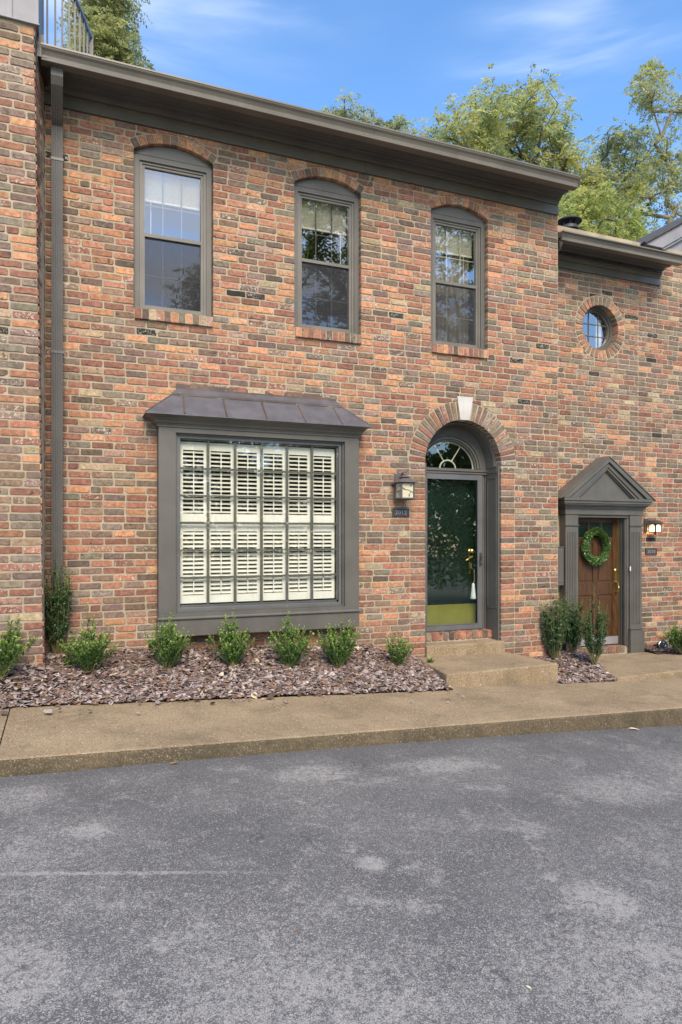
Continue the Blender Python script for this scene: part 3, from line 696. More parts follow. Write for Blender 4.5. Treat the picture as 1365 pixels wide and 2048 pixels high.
for i in range(5):
    xt = xa + (xb - xa) * (.06 + .88 * i / 4); g = MB()
    for j in range(16):
        a = rr_.uniform(0, 6.28); l = rr_.uniform(.02, .075); dx, dz = math.cos(a) * l * 1.3, -abs(math.sin(a)) * l * .5
        x0, z0 = xt + rr_.gauss(0, .01), za - .002
        sl_ = (za - ze) / (ya - yf)
        ex, ez = x0 + dx, z0 + dz; ey = ya + dz / sl_
        g.add([(x0, ya - .006, z0 + .008), (x0 + .006, ya - .006, z0 - .001), (ex, ey - .006, ez + .004)], [(0, 1, 2)])
    g.build('green_stain', M['patina'], roof)
# glazing grid, pane
g = MB(); gx0, gx1, gz0, gz1 = 1.138, 2.900, .872, 2.602
g.frame(1.100, 2.950, .818, 2.654, .030, -q + .050, -q + .075); g.build('storm_frame', M['steel'], bay, bev=.002)
g = MB()
for i in range(1, 6):
    x = gx0 + (gx1 - gx0) * i / 6; g.box(x - .013, x + .013, -.100, -.078, gz0 - .02, gz1 + .03)
for i in range(1, 6):
    z = gz0 + (gz1 - gz0) * i / 6; g.box(gx0 - .03, gx1 + .03, -.101, -.080, z - .011, z + .011)
g.box(1.10, 2.95, -.106, -.076, .80, .872); g.box(1.10, 2.95, -.106, -.076, 2.61, 2.66); g.box(1.10, gx0, -.106, -.076, .8, 2.66); g.box(gx1, 2.95, -.106, -.076, .8, 2.66)
g.build('muntins', M['muntin'], bay)
g = MB(); g.box(1.12, 2.93, -q + .060, -q + .063, .84, 2.63); g.build('pane', M['glass_bay'], bay)
pw = (gx1 - gx0) / 6
for tier, (z0, z1) in enumerate(((1.752, 2.600), (.885, 1.736))):
    for i in range(6):
        x0 = gx0 + pw * i + .002; x1 = x0 + pw - .004; g = MB(); st = .036
        g.box(x0, x0 + st, -.045, -.020, z0, z1); g.box(x1 - st, x1, -.045, -.020, z0, z1)
        g.box(x0 + st, x1 - st, -.044, -.021, z1 - .085, z1); g.box(x0 + st, x1 - st, -.044, -.021, z0, z0 + .085)
        n = 15; lz = (z1 - z0 - .17) / n
        for j in range(n):
            zc = z0 + .085 + lz * (j + .5); Mx = Matrix.Translation((0, -.032, zc)) @ Matrix.Rotation(R(24 if tier == 0 else 34), 4, 'X')
            g.box(x0 + st, x1 - st, -.024, .024, -.0035, .0035, M4=Mx)
        g.box((x0 + x1) / 2 - .006, (x0 + x1) / 2 + .006, -.064, -.056, z0 + .10, z1 - .10)
        g.build('shutter', M['white'], bay)
g = MB()
for x, z in ((1.25, 2.645), (1.9, 2.643), (2.75, 2.64), (1.7, .822), (2.3, .823), (2.94, 2.2), (2.94, 1.9), (2.94, 1.3), (1.108, 2.1), (1.108, 1.4)):
    g = MB(); g.box(x - .004, x + .004, -q + .046, -q + .051, z - .006, z + .006); g.build('clip', M['digit'], bay)

# ---------------- entry: casing, fanlight, doors
g = MB()
fc, fz, fr = 4.625, 2.478, .39
def half(cx, cz, r, rz, n=26): return [(cx + r, cz), *arc(cx, cz, r, 0, 180, n, rz)[1:-1], (cx - r, cz)]
g.plate([(DX - DR + .004, .262), (DX + DR - .004, .262)] + arc(DX, DSP, DR - .004, 0, 180, 28),
        [[(4.205, .380), (5.120, .380), (5.120, 2.400), (4.205, 2.400)], half(fc, fz, fr, .345)], .300, .345)
for (r0, r1, y) in ((.392, .405, .288), (.415, .44, .276), (.462, .480, .284)):
    g.plate(half(fc, fz, r1, r1 * .90) , [], y, .299) if False else g.plate(arc(fc, fz, r1, 0, 180, 26, r1 * .9) + arc(fc, fz, r0, 180, 0, 26, r0 * .9), [], y, .299)
g.box(4.12, 5.20, .262, .299, 2.405, 2.425); g.box(4.12, 5.20, .280, .299, 2.44, 2.468)
g.box(5.130, 5.142, .285, .299, .27, 2.40); g.box(5.165, 5.175, .280, .299, .27, 2.40); g.box(4.13, 4.16, .285, .299, .27, 2.40)
entry = g.build('entry_casing', M['trim'], house, bev=.002)
g = MB()                                                         # panelled reveals and soffit
g.box(5.186, 5.210, .022, .299, .262, DSP); g.box(4.116, 4.140, .022, .299, .262, DSP)
pts = arc(DX, DSP, DR - .004, 0, 180, 28); pin = arc(DX, DSP, DR - .026, 180, 0, 28)
g.plate(pts + pin, [], .115, .299)
for sx_, x0, x1 in ((0, 5.178, 5.186), (1, 4.140, 4.148)):
    for (z0, z1) in ((.66, 2.36), (2.42, 2.50)):
        for (ya_, yb_) in ((.055, .068), (.245, .258)): g.box(x0, x1, ya_, yb_, z0, z1)
        g.box(x0, x1, .055, .258, z0, z0 + .012); g.box(x0, x1, .055, .258, z1 - .012, z1)
g.build('reveal', M['trim'], entry, bev=.002)
g = MB(); g.plate(half(fc, fz, fr, .345), [], .318, .322); g.build('fanlight', M['glass_door'], entry)
g = MB(); g.plate(arc(fc, fz, fr, 0, 180, 26, .345) + arc(fc, fz, fr - .016, 180, 0, 26, .329), [], .330, .342)
g.plate(arc(fc, fz, .125, 0, 180, 16, .115) + arc(fc, fz, .107, 180, 0, 16, .097), [], .330, .342)
for a in (60, 120):
    ca_, sa_ = math.cos(R(a)), math.sin(R(a)); p0 = Vector((fc + .12 * ca_, .336, fz + .11 * sa_)); p1 = Vector((fc + .385 * ca_, .336, fz + .335 * sa_))
    g.tube([p0, p1], .0075, 6)
g.build('fanlight_bars', M['cream'], entry)
g = MB(); g.frame(4.209, 5.116, .384, 2.396, .068, .268, .299, tb=.07, tt=.058); g.frame(4.275, 5.05, .452, 2.340, .010, .262, .270)
sd_ = g.build('storm_door', M['steel'], house, bev=.003)
g = MB(); g.box(4.28, 5.045, .283, .286, .456, 2.336); g.build('pane', M['glass_door'], sd_)
g = MB(); g.box(5.068, 5.096, .254, .267, 1.22, 1.38); g.tube([(5.082, .262, 1.33), (5.082, .225, 1.33), (5.06, .215, 1.33), (5.055, .212, 1.25)], .008, 8); g.build('handle', M['black'], sd_)
g = MB(); g.box(4.215, 5.112, .40, .44, .37, 2.40)
for (x0, x1) in ((4.32, 4.62), (4.72, 5.02)):
    for (z0, z1) in ((.76, 1.16), (1.26, 1.42), (1.50, 2.28)):
        g.frame(x0, x1, z0, z1, .014, .390, .401); g.box(x0 + .04, x1 - .04, .393, .401, z0 + .04, z1 - .04)
g.box(4.22, 5.11, .385, .40, .715, .735)
fd = g.build('front_door', M['green'], house, bev=.002)
g = MB(); g.box(4.235, 5.09, .388, .399, .44, .705); g.build('kick_plate', M['kick'], fd)
g = MB(); g.lathe([(.022, 0), (.026, -.01), (.012, -.02), (.012, -.045), (.028, -.055), (.028, -.075), (.012, -.085)], (5.0, .40, 1.40), 14, axis='y')
g.tube([(5.0, .39, 1.33), (5.0, .33, 1.33), (4.93, .325, 1.30), (4.90, .325, 1.28)], .010, 8)
g.tube([(5.0, .39, 1.24), (4.985, .34, 1.22), (4.985, .335, 1.18), (5.03, .335, 1.16), (5.03, .335, 1.02), (5.02, .335, .98)], .007, 8); g.box(4.985, 5.015, .392, .4, 1.1, 1.44)
g.build('handle', M['brass'], fd)
g = MB(); g.lathe([(.006, 0), (.018, -.01), (.022, -.06), (.034, -.17), (.04, -.2), (.036, -.21)], (5.015, .335, .98), 14)
tg = g.build('door_tassel', M['tag'], None, smooth=True); tag(tg, 'white tassel hanging from the brass handle behind the storm door glass', 'tassel')
# brick threshold under the door
B = Bricks(77, lambda u, v, w: (u, w, v)); B.mort(lambda: B.box(4.12, 5.205, .175, .30, .20, .368, 1))
x = 4.125; 
while x < 5.10:
    B.F = lambda u, v, w: (u, w + .172, v)
    B.prism(B.rough(x + .005, x + .079, .278, .376), .12, .008, W_LO); x += .084
B.prism(B.rough(5.12, 5.20, .278, .376), .12, .008, W_LO)
B.build('threshold', [M['brick'], M['mortar']], house, cols=B.cols)

# ================================================================== RIGHT-HAND HOUSE
nb = empty('townhouse', (7.5, .45, 0), 'set back townhouse on the right with pedimented oak door and a round window', 'townhouse')
NY = .45; RX, RZ = 7.26, 4.635
B = Bricks(21, lambda u, v, w: (u, w + NY, v))
lay(B, 6.12, 14.95, -.60, 5.95, [(6.50, 7.92, -.6, 2.05), (7.975, 7.984, -1, 7)], [(RX, RZ, .465, lambda cx, cz: math.hypot(cx - RX, cz - RZ) < .9, None)],
    lambda x, z: wmix(W_RT, W_LO, max(0, min(.6, (3.2 - z) * .4))), phase=.07)
ring(B, RX, RZ, .325, .455, 0, 360, 34, W_RT, .12, .009)
B.mort(lambda: B.plate([(6.11, -.9), (14.95, -.9), (14.95, 6.0), (6.11, 6.0)], [[(6.74, -.1), (7.67, -.1), (7.67, 1.93), (6.74, 1.93)], arc(RX, RZ, .331, 0, 350, 35)], NY, NY + .18, 1))
B.build('brick_wall', [M['brick'], M['mortar']], nb, cols=B.cols)
g = MB(); g.box(6.13, 8.40, NY - .028, NY - .002, 5.395, 5.500); g.box(6.13, 8.402, NY - .033, NY - .028, 5.395, 5.406); g.build('frieze', M['trim'], nb, bev=.002)
cornice(6.125, 8.40, 8.37, NY, 5.500, 'cornice', nb, True)
kgutter(6.125, 8.33, NY - .50, 5.540, nb, .105)
g = MB(); g.tube([(6.17, -.0, 5.56), (6.17, 0.0, 5.53), (6.17, .03, 5.46), (6.17, .16, 5.42), (6.17, .24, 5.38)], .030, 10); g.build('downspout', M['spout'], nb, smooth=True)
g = MB()
g.add([(6.13, 0, 5.66), (8.36, 0, 5.66), (8.36, 5.2, 8.0), (6.13, 5.2, 8.0)], [(0, 1, 2, 3)])
g.add([(6.13, 5.2, 8.0), (8.36, 5.2, 8.0), (12, 10.6, 6.0), (6.13, 10.6, 6.0)], [(0, 1, 2, 3)])
g.box(6.13, 14.95, 10.5, 10.6, -.9, 6.0); g.box(14.85, 14.95, NY + .18, 10.5, -.9, 6.0); g.build('roof', M['shingle'], nb)
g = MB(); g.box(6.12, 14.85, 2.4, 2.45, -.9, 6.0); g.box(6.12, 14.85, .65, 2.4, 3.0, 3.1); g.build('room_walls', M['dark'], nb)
# gable of the far unit
g = MB()
g.plate([(8.14, 5.951), (14.9, 5.951), (11.52, 7.91)], [], NY + .02, NY + .10)
ga = g.build('gable', M['siding'], nb)
g = MB(); g.plate([(8.06, 5.96), (8.40, 5.96), (11.52, 7.77), (14.6, 5.96), (14.98, 5.96), (11.52, 7.965)], [], NY - .06, NY + .019); g.plate([(8.40, 5.955), (8.47, 5.955), (11.52, 7.725), (14.5, 5.955), (14.6, 5.955), (11.52, 7.77)], [], NY - .035, NY + .019)
g.build('rake_board', M['siding'], ga)
g = MB(); g.add([(8.03, NY - .10, 5.955), (11.52, NY - .10, 7.985), (11.52, 8, 7.985), (8.03, 8, 5.955), (15.0, NY - .1, 5.955), (15.0, 8, 5.955)], [(0, 1, 2, 3), (1, 4, 5, 2)]); 
md = g.build('gable_roof', M['shingle'], nb); s_ = md.modifiers.new('th', 'SOLIDIFY'); s_.thickness = .03; s_.offset = 1
# round window
g = MB(); g.plate(arc(RX, RZ, .330, 0, 350, 35), [arc(RX, RZ, .285, 0, 350, 35)], NY + .10, NY + .17); g.plate(arc(RX, RZ, .287, 0, 350, 35), [arc(RX, RZ, .262, 0, 350, 35)], NY + .125, NY + .17)
rw = g.build('round_window', M['trim'], nb, bev=.003)
g = MB(); g.plate(arc(RX, RZ, .265, 0, 350, 35), [], NY + .150, NY + .154); g.build('pane', M['glass_up'], rw)
g = MB()
for k in (-.088, .088):
    g.box(RX + k - .006, RX + k + .006, NY + .141, NY + .149, RZ - .25, RZ + .25); g.box(RX - .25, RX + .25, NY + .140, NY + .148, RZ + k - .006, RZ + k + .006)
g.build('muntins', M['muntin'], rw)
g = MB(); g.box(RX + .12, RX + .22, NY + .22, NY + .24, RZ - .30, RZ + .2); g.build('curtain', M['blind'], rw)
# roof vent
g = MB(); c0 = (8.86, 3.0, 7.07)
g.lathe([(.13, 0), (.13, .30), (.17, .31), (.17, .36), (.13, .37), (.13, .39)], c0, 24)
g.lathe([(.235, .455), (.24, .47), (.18, .51), (.08, .535), (.0, .54)], c0, 24)
for k in range(6): a = k * math.pi / 3; g.box(c0[0] + .12 * math.cos(a) - .012, c0[0] + .12 * math.cos(a) + .012, c0[1] + .12 * math.sin(a) - .012, c0[1] + .12 * math.sin(a) + .012, c0[2] + .38, c0[2] + .47)
tag(g.build('roof_vent', M['black'], None), 'round black metal flue cap poking up behind the right hand gutter', 'roof vent')
# pedimented surround
sur = MB(); sur.box(6.74, 7.688, .332, .345, 1.865, 1.904); surround = sur.build('door_surround', M['trim'], nb, bev=.002)
for (x0, x1) in ((6.515, 6.738), (7.690, 7.915)):
    sur = MB()
    sur.box(x0, x1, .315, NY - .002, .20, 1.90)
    sur.box(x0 - .018, x1 + .022, .285, NY - .002, -.14, .205); sur.box(x0 - .006, x1 + .01, .300, NY - .002, .206, .225); sur.box(x0 - .01, x1 + .016, .292, NY - .002, .232, .25)
    sur.box(x0 - .010, x1 + .010, .303, .314, 1.738, 1.755); sur.box(x0 - .014, x1 + .014, .296, .302, 1.748, 1.757)
    n = 6; fw = (x1 - x0 - .05) / n
    for i in range(n): sur.box(x0 + .025 + fw * i + .006, x0 + .025 + fw * (i + 1) - .006, .307, .314, .31, 1.66)
    sur.build('pilaster', M['trim'], surround, bev=.002)
g = MB()
for (o_, z0, z1) in ((.0, 1.905, 1.985), (.018, 1.986, 2.002), (.032, 2.003, 2.022), (.075, 2.040, 2.060), (.09, 2.061, 2.095), (.105, 2.097, 2.135)):
    g.box(6.505 - o_ - .0, 7.925 + o_ * .9, .305 - o_, NY - .002, z0, z1)
g.box(6.46, 7.97, .25, NY - .002, 2.023, 2.039)
g.plate([(6.40, 2.136), (7.99, 2.136), (7.19, 2.66)], [], .285, NY - .002)
ap = 2.715
for (ins, y) in ((0, .195), (.055, .225), (.085, .24), (.12, .262)):
    o3 = [(6.375 - .0, 2.137), (8.012, 2.137), (7.19, ap)]
    def inset(d): return [(6.375 + d * 2.2 + ins * 0, 2.137), (8.012 - d * 2.2, 2.137), (7.19, ap - d * 1.25)]
    a_ = inset(ins); b_ = inset(ins + .05 if ins < .12 else ins + .03)
    yb = .284
    for s3 in (0, 1):
        P0, P1, Q0, Q1 = a_[s3], a_[2], b_[s3], b_[2]
        g.plate([P0, P1, Q1, Q0], [], y, NY - .002 if ins == 0 else yb)
g.add([(6.33, .185, 2.128), (7.19, .185, ap + .022), (7.19, NY - .002, ap + .022), (6.33, NY - .002, 2.128), (8.055, .185, 2.128), (8.055, NY - .002, 2.128),
       (6.33, .185, 2.112), (7.19, .185, ap + .004), (7.19, NY - .002, ap + .004), (6.33, NY - .002, 2.112), (8.055, .185, 2.112), (8.055, NY - .002, 2.112)],
      [(0, 1, 2, 3), (1, 4, 5, 2), (6, 9, 8, 7), (7, 8, 11, 10), (0, 6, 7, 1), (1, 7, 10, 4), (3, 2, 8, 9), (2, 5, 11, 8), (0, 3, 9, 6), (4, 10, 11, 5)])
g.build('pediment', M['trim'], surround, bev=.002)
g = MB()                                                         # jambs
for k, (y0, y1) in enumerate(((.345, .40), (.41, .53))):
    g.box(6.739 + .012 * k, 6.76 + .012 * k, y0, y1, -.02, 1.904 - .01 * k); g.box(7.650 - .012 * k, 7.689 - .012 * k, y0, y1, -.02, 1.904 - .01 * k)
g.box(6.76, 7.65, .345, .53, 1.885, 1.904)
for y in (.36, .38, .43, .46, .49): g.box(7.630, 7.650, y, y + .008, -.02, 1.88)
g.build('jamb', M['trim'], surround)
g = MB(); g.box(6.770, 7.628, .500, .54, 0, 1.884)
od = g.build('oak_door', M['oak'], nb)
g = MB()
g.frame(6.775, 7.622, .005, 1.88, .10, .488, .499, tb=.13, tt=.08)
g.box(7.155, 7.24, .488, .499, .14, 1.50); g.box(6.876, 7.521, .4885, .4995, .74, .92); g.box(6.876, 7.521, .4885, .4995, 1.50, 1.58)
for x in (7.07, 7.30): g.box(x, x + .03, .489, .499, 1.58, 1.80)
for (x0, x1) in ((6.90, 7.13), (7.265, 7.50)):
    g.box(x0, x1, .492, .499, .17, .71); g.box(x0, x1, .492, .499, .95, 1.47)
g.build('door_rails', M['oak'], od, bev=.003)
g = MB()
for (x0, x1) in ((6.88, 7.065), (7.105, 7.295), (7.335, 7.52)): g.box(x0, x1, .494, .497, 1.59, 1.795)
g.build('lite', M['green'], od)
g = MB(); g.box(7.555, 7.600, .480, .488, .90, 1.10); g.tube([(7.577, .48, .93), (7.577, .43, .91), (7.577, .42, .84), (7.58, .44, .78), (7.58, .485, .77)], .009, 8)
g.lathe([(.026, 0), (.028, -.012), (.016, -.02)], (7.577, .488, 1.19 - .1), 14, axis='y'); g.box(7.57, 7.59, .482, .488, .66, .70)
g.build('handle', M['brass'], od)
g = MB(); g.box(6.78, 7.62, .482, .4875, .008, .12); g.build('kick_plate', M['siding'], od)
g = MB(); g.box(7.622, 7.627, .47, .499, .0, 1.88); g.build('weather_strip', M['brass'], od)
B = Bricks(78, lambda u, v, w: (u, w + .352, v)); B.mort(lambda: B.box(6.74, 7.688, .354, .50, -.2, -.012, 1))
x = 6.74
while x < 7.62: B.prism(B.rough(x + .005, x + .075, -.098, -.004), .1, .008, W_LO); x += .08
B.build('threshold', [M['brick'], M['mortar']], nb, cols=B.cols)
g = MB(); g.box(7.715 - .045, 7.735 - .045, .298, .306, 1.09, 1.155); 
tag(g.build('door_bell', M['bulb'], None, bev=.003), 'small ivory bell push on the grey casing right of the oak door', 'doorbell')
g = MB(); g.box(6.13, 6.50, .335, NY - .002, .91, 1.44); g.box(6.125, 6.505, .325, .449, 1.44, 1.452); g.box(6.16, 6.47, .328, .334, .95, 1.40)
tag(g.build('meter_box', M['trim'], None, bev=.004), 'flat grey painted utility box between the brick corner and the left pilaster', 'meter box')
# wreath
rr_ = random.Random(9); vs, fs, co = [], [], []
def leafquad(vs, fs, co, p, d, n_, l, wd, c):
    s_ = d.cross(n_)
    if s_.length < 1e-6: return
    s_ = s_.normalized() * wd / 2; b0 = len(vs)
    vs += [p, p + d * l * .45 + s_, p + d * l, p + d * l * .45 - s_]; fs.append((b0, b0 + 1, b0 + 2, b0 + 3)); co += [c] * 4
def rv(r): 
    v = Vector((r.gauss(0, 1), r.gauss(0, 1), r.gauss(0, 1))); return v.normalized()
def leafmesh(name, vs, fs, co, mat, parent=None):
    me = bpy.data.meshes.new(name); me.from_pydata([tuple(p) for p in vs], [], fs); me.materials.append(mat)
    a = me.color_attributes.new('bcol', 'FLOAT_COLOR', 'POINT'); a.data.foreach_set('color', np.asarray(co, dtype=np.float32).ravel())
    return link(name, me, parent)
wc = Vector((7.150, .425, 1.450))
for i in range(3600):
    a = rr_.uniform(0, 6.283); b2 = rr_.uniform(0, 6.283); rad = .047 * math.sqrt(rr_.random())
    rc = Vector((math.cos(a), 0, math.sin(a))); p = wc + rc * (.195 + rad * math.cos(b2)) * Vector((1, 1, 1)).x + Vector((0, rad * math.sin(b2), 0)); p.z = wc.z + (p.z - wc.z) * 1.12
    tn = Vector((-math.sin(a), 0, math.cos(a))); d = (tn * .8 + rc * rr_.uniform(-.2, 1.1) * math.cos(b2) + Vector((0, -abs(rr_.gauss(0, .6)), 0))).normalized()
    v = rr_.uniform(.5, 1.3); c = (.085 * v, .19 * v, .038 * v, 1) if rr_.random() < .9 else (.25, .3, .16, 1)
    leafquad(vs, fs, co, p, d, rv(rr_), .034, .016, c)
we = empty('wreath', tuple(wc), 'round green boxwood wreath hanging on the oak door', 'wreath')
leafmesh('foliage', vs, fs, co, M['shrubleaf'], we)
g = MB(); g.tube([(wc.x + .19 * math.cos(k * .2618), wc.y, wc.z + .213 * math.sin(k * .2618)) for k in range(25)], .012, 6); g.build('hoop', M['stem'], we)

# ================================================================== LEFT-HAND PIER
lf = empty('townhouse', (-1.2, -.62, 0), 'projecting brick flank of the neighbouring townhouse along the left edge', 'townhouse')
pe = lambda z: -.182 - .0135 * (z - 1.5)
B = Bricks(41, lambda u, v, w: (u, w - .62, v))
lay(B, -2.6, -.18, -.30, 6.20, [], [], lambda x, z: wmix(W_PI, W_RT, .3), edge1=pe, phase=.1)
B.F = lambda u, v, w: (pe(v) + (-.176 - pe(v)) * ((u) / .62) - w, -.62 + u, v)
kk = 0; v = -.30
while v < 6.18:
    cuts = ([0, .10, .32, .535, .615] if kk % 2 else [0, .215, .43, .615])
    for i in range(len(cuts) - 1):
        B.prism(B.rough(cuts[i] + (.0 if i == 0 else JT / 2), cuts[i + 1] - JT / 2, v + JT / 2, v + CO - JT / 2), .004, B.r.uniform(.004, .012), W_PI)
    v += CO; kk += 1
def pmort():
    z0, z1 = -.6, 6.22
    B.add([(-2.6, -.62, z0), (pe(z0) - .004, -.62, z0), (-.176, -.002, z0), (-2.6, -.002, z0), (-2.6, -.62, z1), (pe(z1) - .004, -.62, z1), (-.176, -.002, z1), (-2.6, -.002, z1)],
          [(0, 1, 5, 4), (1, 2, 6, 5), (2, 3, 7, 6), (3, 0, 4, 7), (4, 5, 6, 7)], 1)
B.mort(pmort); B.build('brick_wall', [M['brick'], M['mortar']], lf, cols=B.cols)
g = MB(); g.box(-2.6, -.205, -.625, 1.2, 6.225, 8.2); g.box(-2.6, -.42, -.64, -.626, 6.20, 8.2); g.box(-2.6, -.196, -.655, -.626, 6.20, 6.215)
g.build('siding_box', M['siding'], lf, bev=.003)
g = MB(); g.box(-.236, -.165, -.50, -.01, 6.10, 6.224); g.box(-.225, -.140, -.50, -.01, 6.02, 6.10)
g.box(-2.6, -.19, 1.2, 8, -.6, 6.2)
g.build('eave_return', M['black'], lf)
# roof railing
u_px = [-.4282, -.4165, -.4063, -.3961, -.3880, -.3808, -.3749, -.3698, -.3640]
rail = empty('roof_railing', (0, 1.1, 6.7), 'dark metal baluster railing on the roof above the left end of the gutter', 'railing')
pts = []
for i in range(9):
    tt = 7.25 + 1.35 * (i / 8) ** .9; u = u_px[i]; pts.append(Vector((tt * (.3754 + u * .9269), tt * (.9269 - u * .3754) - 7.4, 0)))
ztop = 7.85
for i, p in enumerate(pts[:-1]):
    g = MB(); g.box(p.x - .010, p.x + .010, p.y - .010, p.y + .010, 6.45, ztop); g.build('baluster', M['rail'], rail)
g = MB(); p = pts[-1]; g.box(p.x - .022, p.x + .022, p.y - .022, p.y + .022, 6.45, ztop + .02); g.build('newel', M['rail'], rail)
g = MB(); g.tube([pts[0] + (pts[0] - pts[1]) * 3 + Vector((0, 0, ztop))] + [Vector((q.x, q.y, ztop)) for q in pts], .028, 8); g.build('top_rail', M['railtop'], rail)

# ================================================================== GROUND
def zs(X, Y): X = min(max(X, -12), 16); return -.027 - .05 * (X - 3.87) + .02 * (Y + 1)
def za_(X): X = min(max(X, -6), 10); return .044 - .0475 * (X + .38) - .0032 * (X + .38) * (X - 2.04)
def kerbY(X): return -2.47 + (X + .38) * .04
rg = random.Random(3)
xs = [-60, -30, -12] + [x * .5 for x in range(-12, 21)] + [12, 16, 30, 60]; ys = [-60, -30, -14, -9] + [-8 + .5 * i for i in range(12)] + [-2.2, -1, 12, 60]
vs = [(x, y, za_(x) - (0 if y < -1.9 else .15)) for y in ys for x in xs]; k = len(xs)
g = MB(); g.add(vs, [(j * k + i, j * k + i + 1, (j + 1) * k + i + 1, (j + 1) * k + i) for j in range(len(ys) - 1) for i in range(k - 1)])
tag(g.build('asphalt_lot', M['asphalt'], None), 'grey seal coated asphalt with worn patches in front of the kerb', 'pavement', kind='structure')
def slab(g, x0, x1, backY, n):
    """one bay of the walk: rough front arris, top and kerb face"""
    xs = [x0 + (x1 - x0) * i / n for i in range(n + 1)]; rows = []
    jf = [rg.uniform(-.006, .006) for _ in xs]; jb = [rg.uniform(-.007, .007) for _ in xs]
    prof = lambda X, i: [(backY(X), zs(X, backY(X)) - .2), (backY(X), zs(X, backY(X))), ((backY(X) + kerbY(X)) / 2, zs(X, (backY(X) + kerbY(X)) / 2) + rg.uniform(-.002, .002)),
                         (kerbY(X) + .028, zs(X, kerbY(X))), (kerbY(X) + .008 + jf[i], zs(X, kerbY(X)) - .007), (kerbY(X) + jf[i], zs(X, kerbY(X)) - .024), (kerbY(X) - .012 + jb[i], za_(X) + .02 + jb[i]), (kerbY(X) - .02 + jb[i], za_(X) - .15)]
    vs = []; 
    for i, X in enumerate(xs): vs += [(X, y, z) for y, z in prof(X, i)]
    k = 8
    g.add(vs, [(i * k + j, i * k + j + 1, (i + 1) * k + j + 1, (i + 1) * k + j) for i in range(n) for j in range(4)] + [tuple(range(k)), tuple(range(n * k, n * k + k))], 0)
    g.add(vs, [(i * k + j, i * k + j + 1, (i + 1) * k + j + 1, (i + 1) * k + j) for i in range(n) for j in range(4, 7)], 1)
backY = lambda X: -1.13 + min(1, max(0, (X - 3.80) / .08)) * .35
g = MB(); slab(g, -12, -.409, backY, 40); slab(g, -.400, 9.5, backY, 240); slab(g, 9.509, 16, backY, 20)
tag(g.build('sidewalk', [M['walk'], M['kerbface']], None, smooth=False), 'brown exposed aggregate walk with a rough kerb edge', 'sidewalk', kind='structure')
# steps
def block(name, pts, ztop, zbot, label, parent=None, group=None):
    """rounded aggregate block from a plan outline"""
    g = MB(); n = len(pts); sub = []
    for i in range(n):
        a, b2 = Vector(pts[i]), Vector(pts[(i + 1) % n]); m_ = max(1, int((b2 - a).length / .05))
        for j in range(m_): sub.append(a + (b2 - a) * j / m_)
    cx = sum(p.x for p in sub) / len(sub); cy = sum(p.y for p in sub) / len(sub); vs = []; k = len(sub)
    for (ins, z, jj) in ((0, zbot, .003), (0, (ztop + zbot) / 2, .004), (0, ztop - .018, .004), (.006, ztop - .005, .003), (.020, ztop, .002)):
        for p in sub:
            d = Vector((cx - p.x, cy - p.y)); d.normalize(); e = rg.uniform(-jj, jj)
            vs.append((p.x + d.x * (ins + e), p.y + d.y * (ins + e), z + (rg.uniform(-.002, .002) if z > zbot else 0)))
    g.add(vs, [(i * k + j, i * k + (j + 1) % k, (i + 1) * k + (j + 1) % k, (i + 1) * k + j) for i in range(4) for j in range(k)] + [tuple(range(4 * k, 5 * k))])
    o = g.build(name, [M['walk']], None); return tag(o, label, 'step', group)
block('entry_step', [(3.98, -.004), (3.80, -1.02), (5.33, -.95), (5.265, -.004)], .119, -.35, 'broad lower aggregate step meeting the sidewalk below the arched entry')
block('entry_step', [(4.118, .17), (4.100, -.055), (5.235, -.055), (5.208, .17)], .258, .10, 'narrow upper aggregate step directly under the brick door threshold')
block('door_stoop', [(6.52, .285), (6.60, -.10), (6.15, -1.00), (9.4, -.86), (8.75, -.55), (8.0, .10), (7.94, .285)], -.105, -.60, 'low brown aggregate stoop in front of the oak door')
for o in bpy.data.objects:
    if o.name.startswith('door_stoop'): o['category'] = 'stoop'
# mulch beds
def hw(X):
    xs_ = [-12, 0, 2.5, 3.3, 3.95]; hs_ = [.47, .43, .34, .30, .12]
    for i in range(4):
        if X <= xs_[i + 1]: return hs_[i] + (hs_[i + 1] - hs_[i]) * (X - xs_[i]) / (xs_[i + 1] - xs_[i])
    return .12
def mz(X, Y):
    if X > 3.84 + (Y + 1.02) * .17: return -.3
    kx = min(1, max(0, (.15 - X) / .45)); v = min(1, max(0, (Y + 1.12) / (1.1 - .62 * kx))); a = zs(X, Y) + .012
    return a + (hw(X) - a) * v + .012 * noise.noise(Vector((X * 3, Y * 3, 0)))
def mz2(X, Y): return (-.25 if X > 6.17 + (Y + 1.0) * .5 else 0) + zs(X, -1) + .0 + (-.01 - (zs(X, -1) + .0)) * min(1, max(0, (Y + 1.0) / 1.0)) + .008 * noise.noise(Vector((X * 4, Y * 4, 5)))
def mz3(X, Y): return -.088 + .03 * max(0, Y + .2)
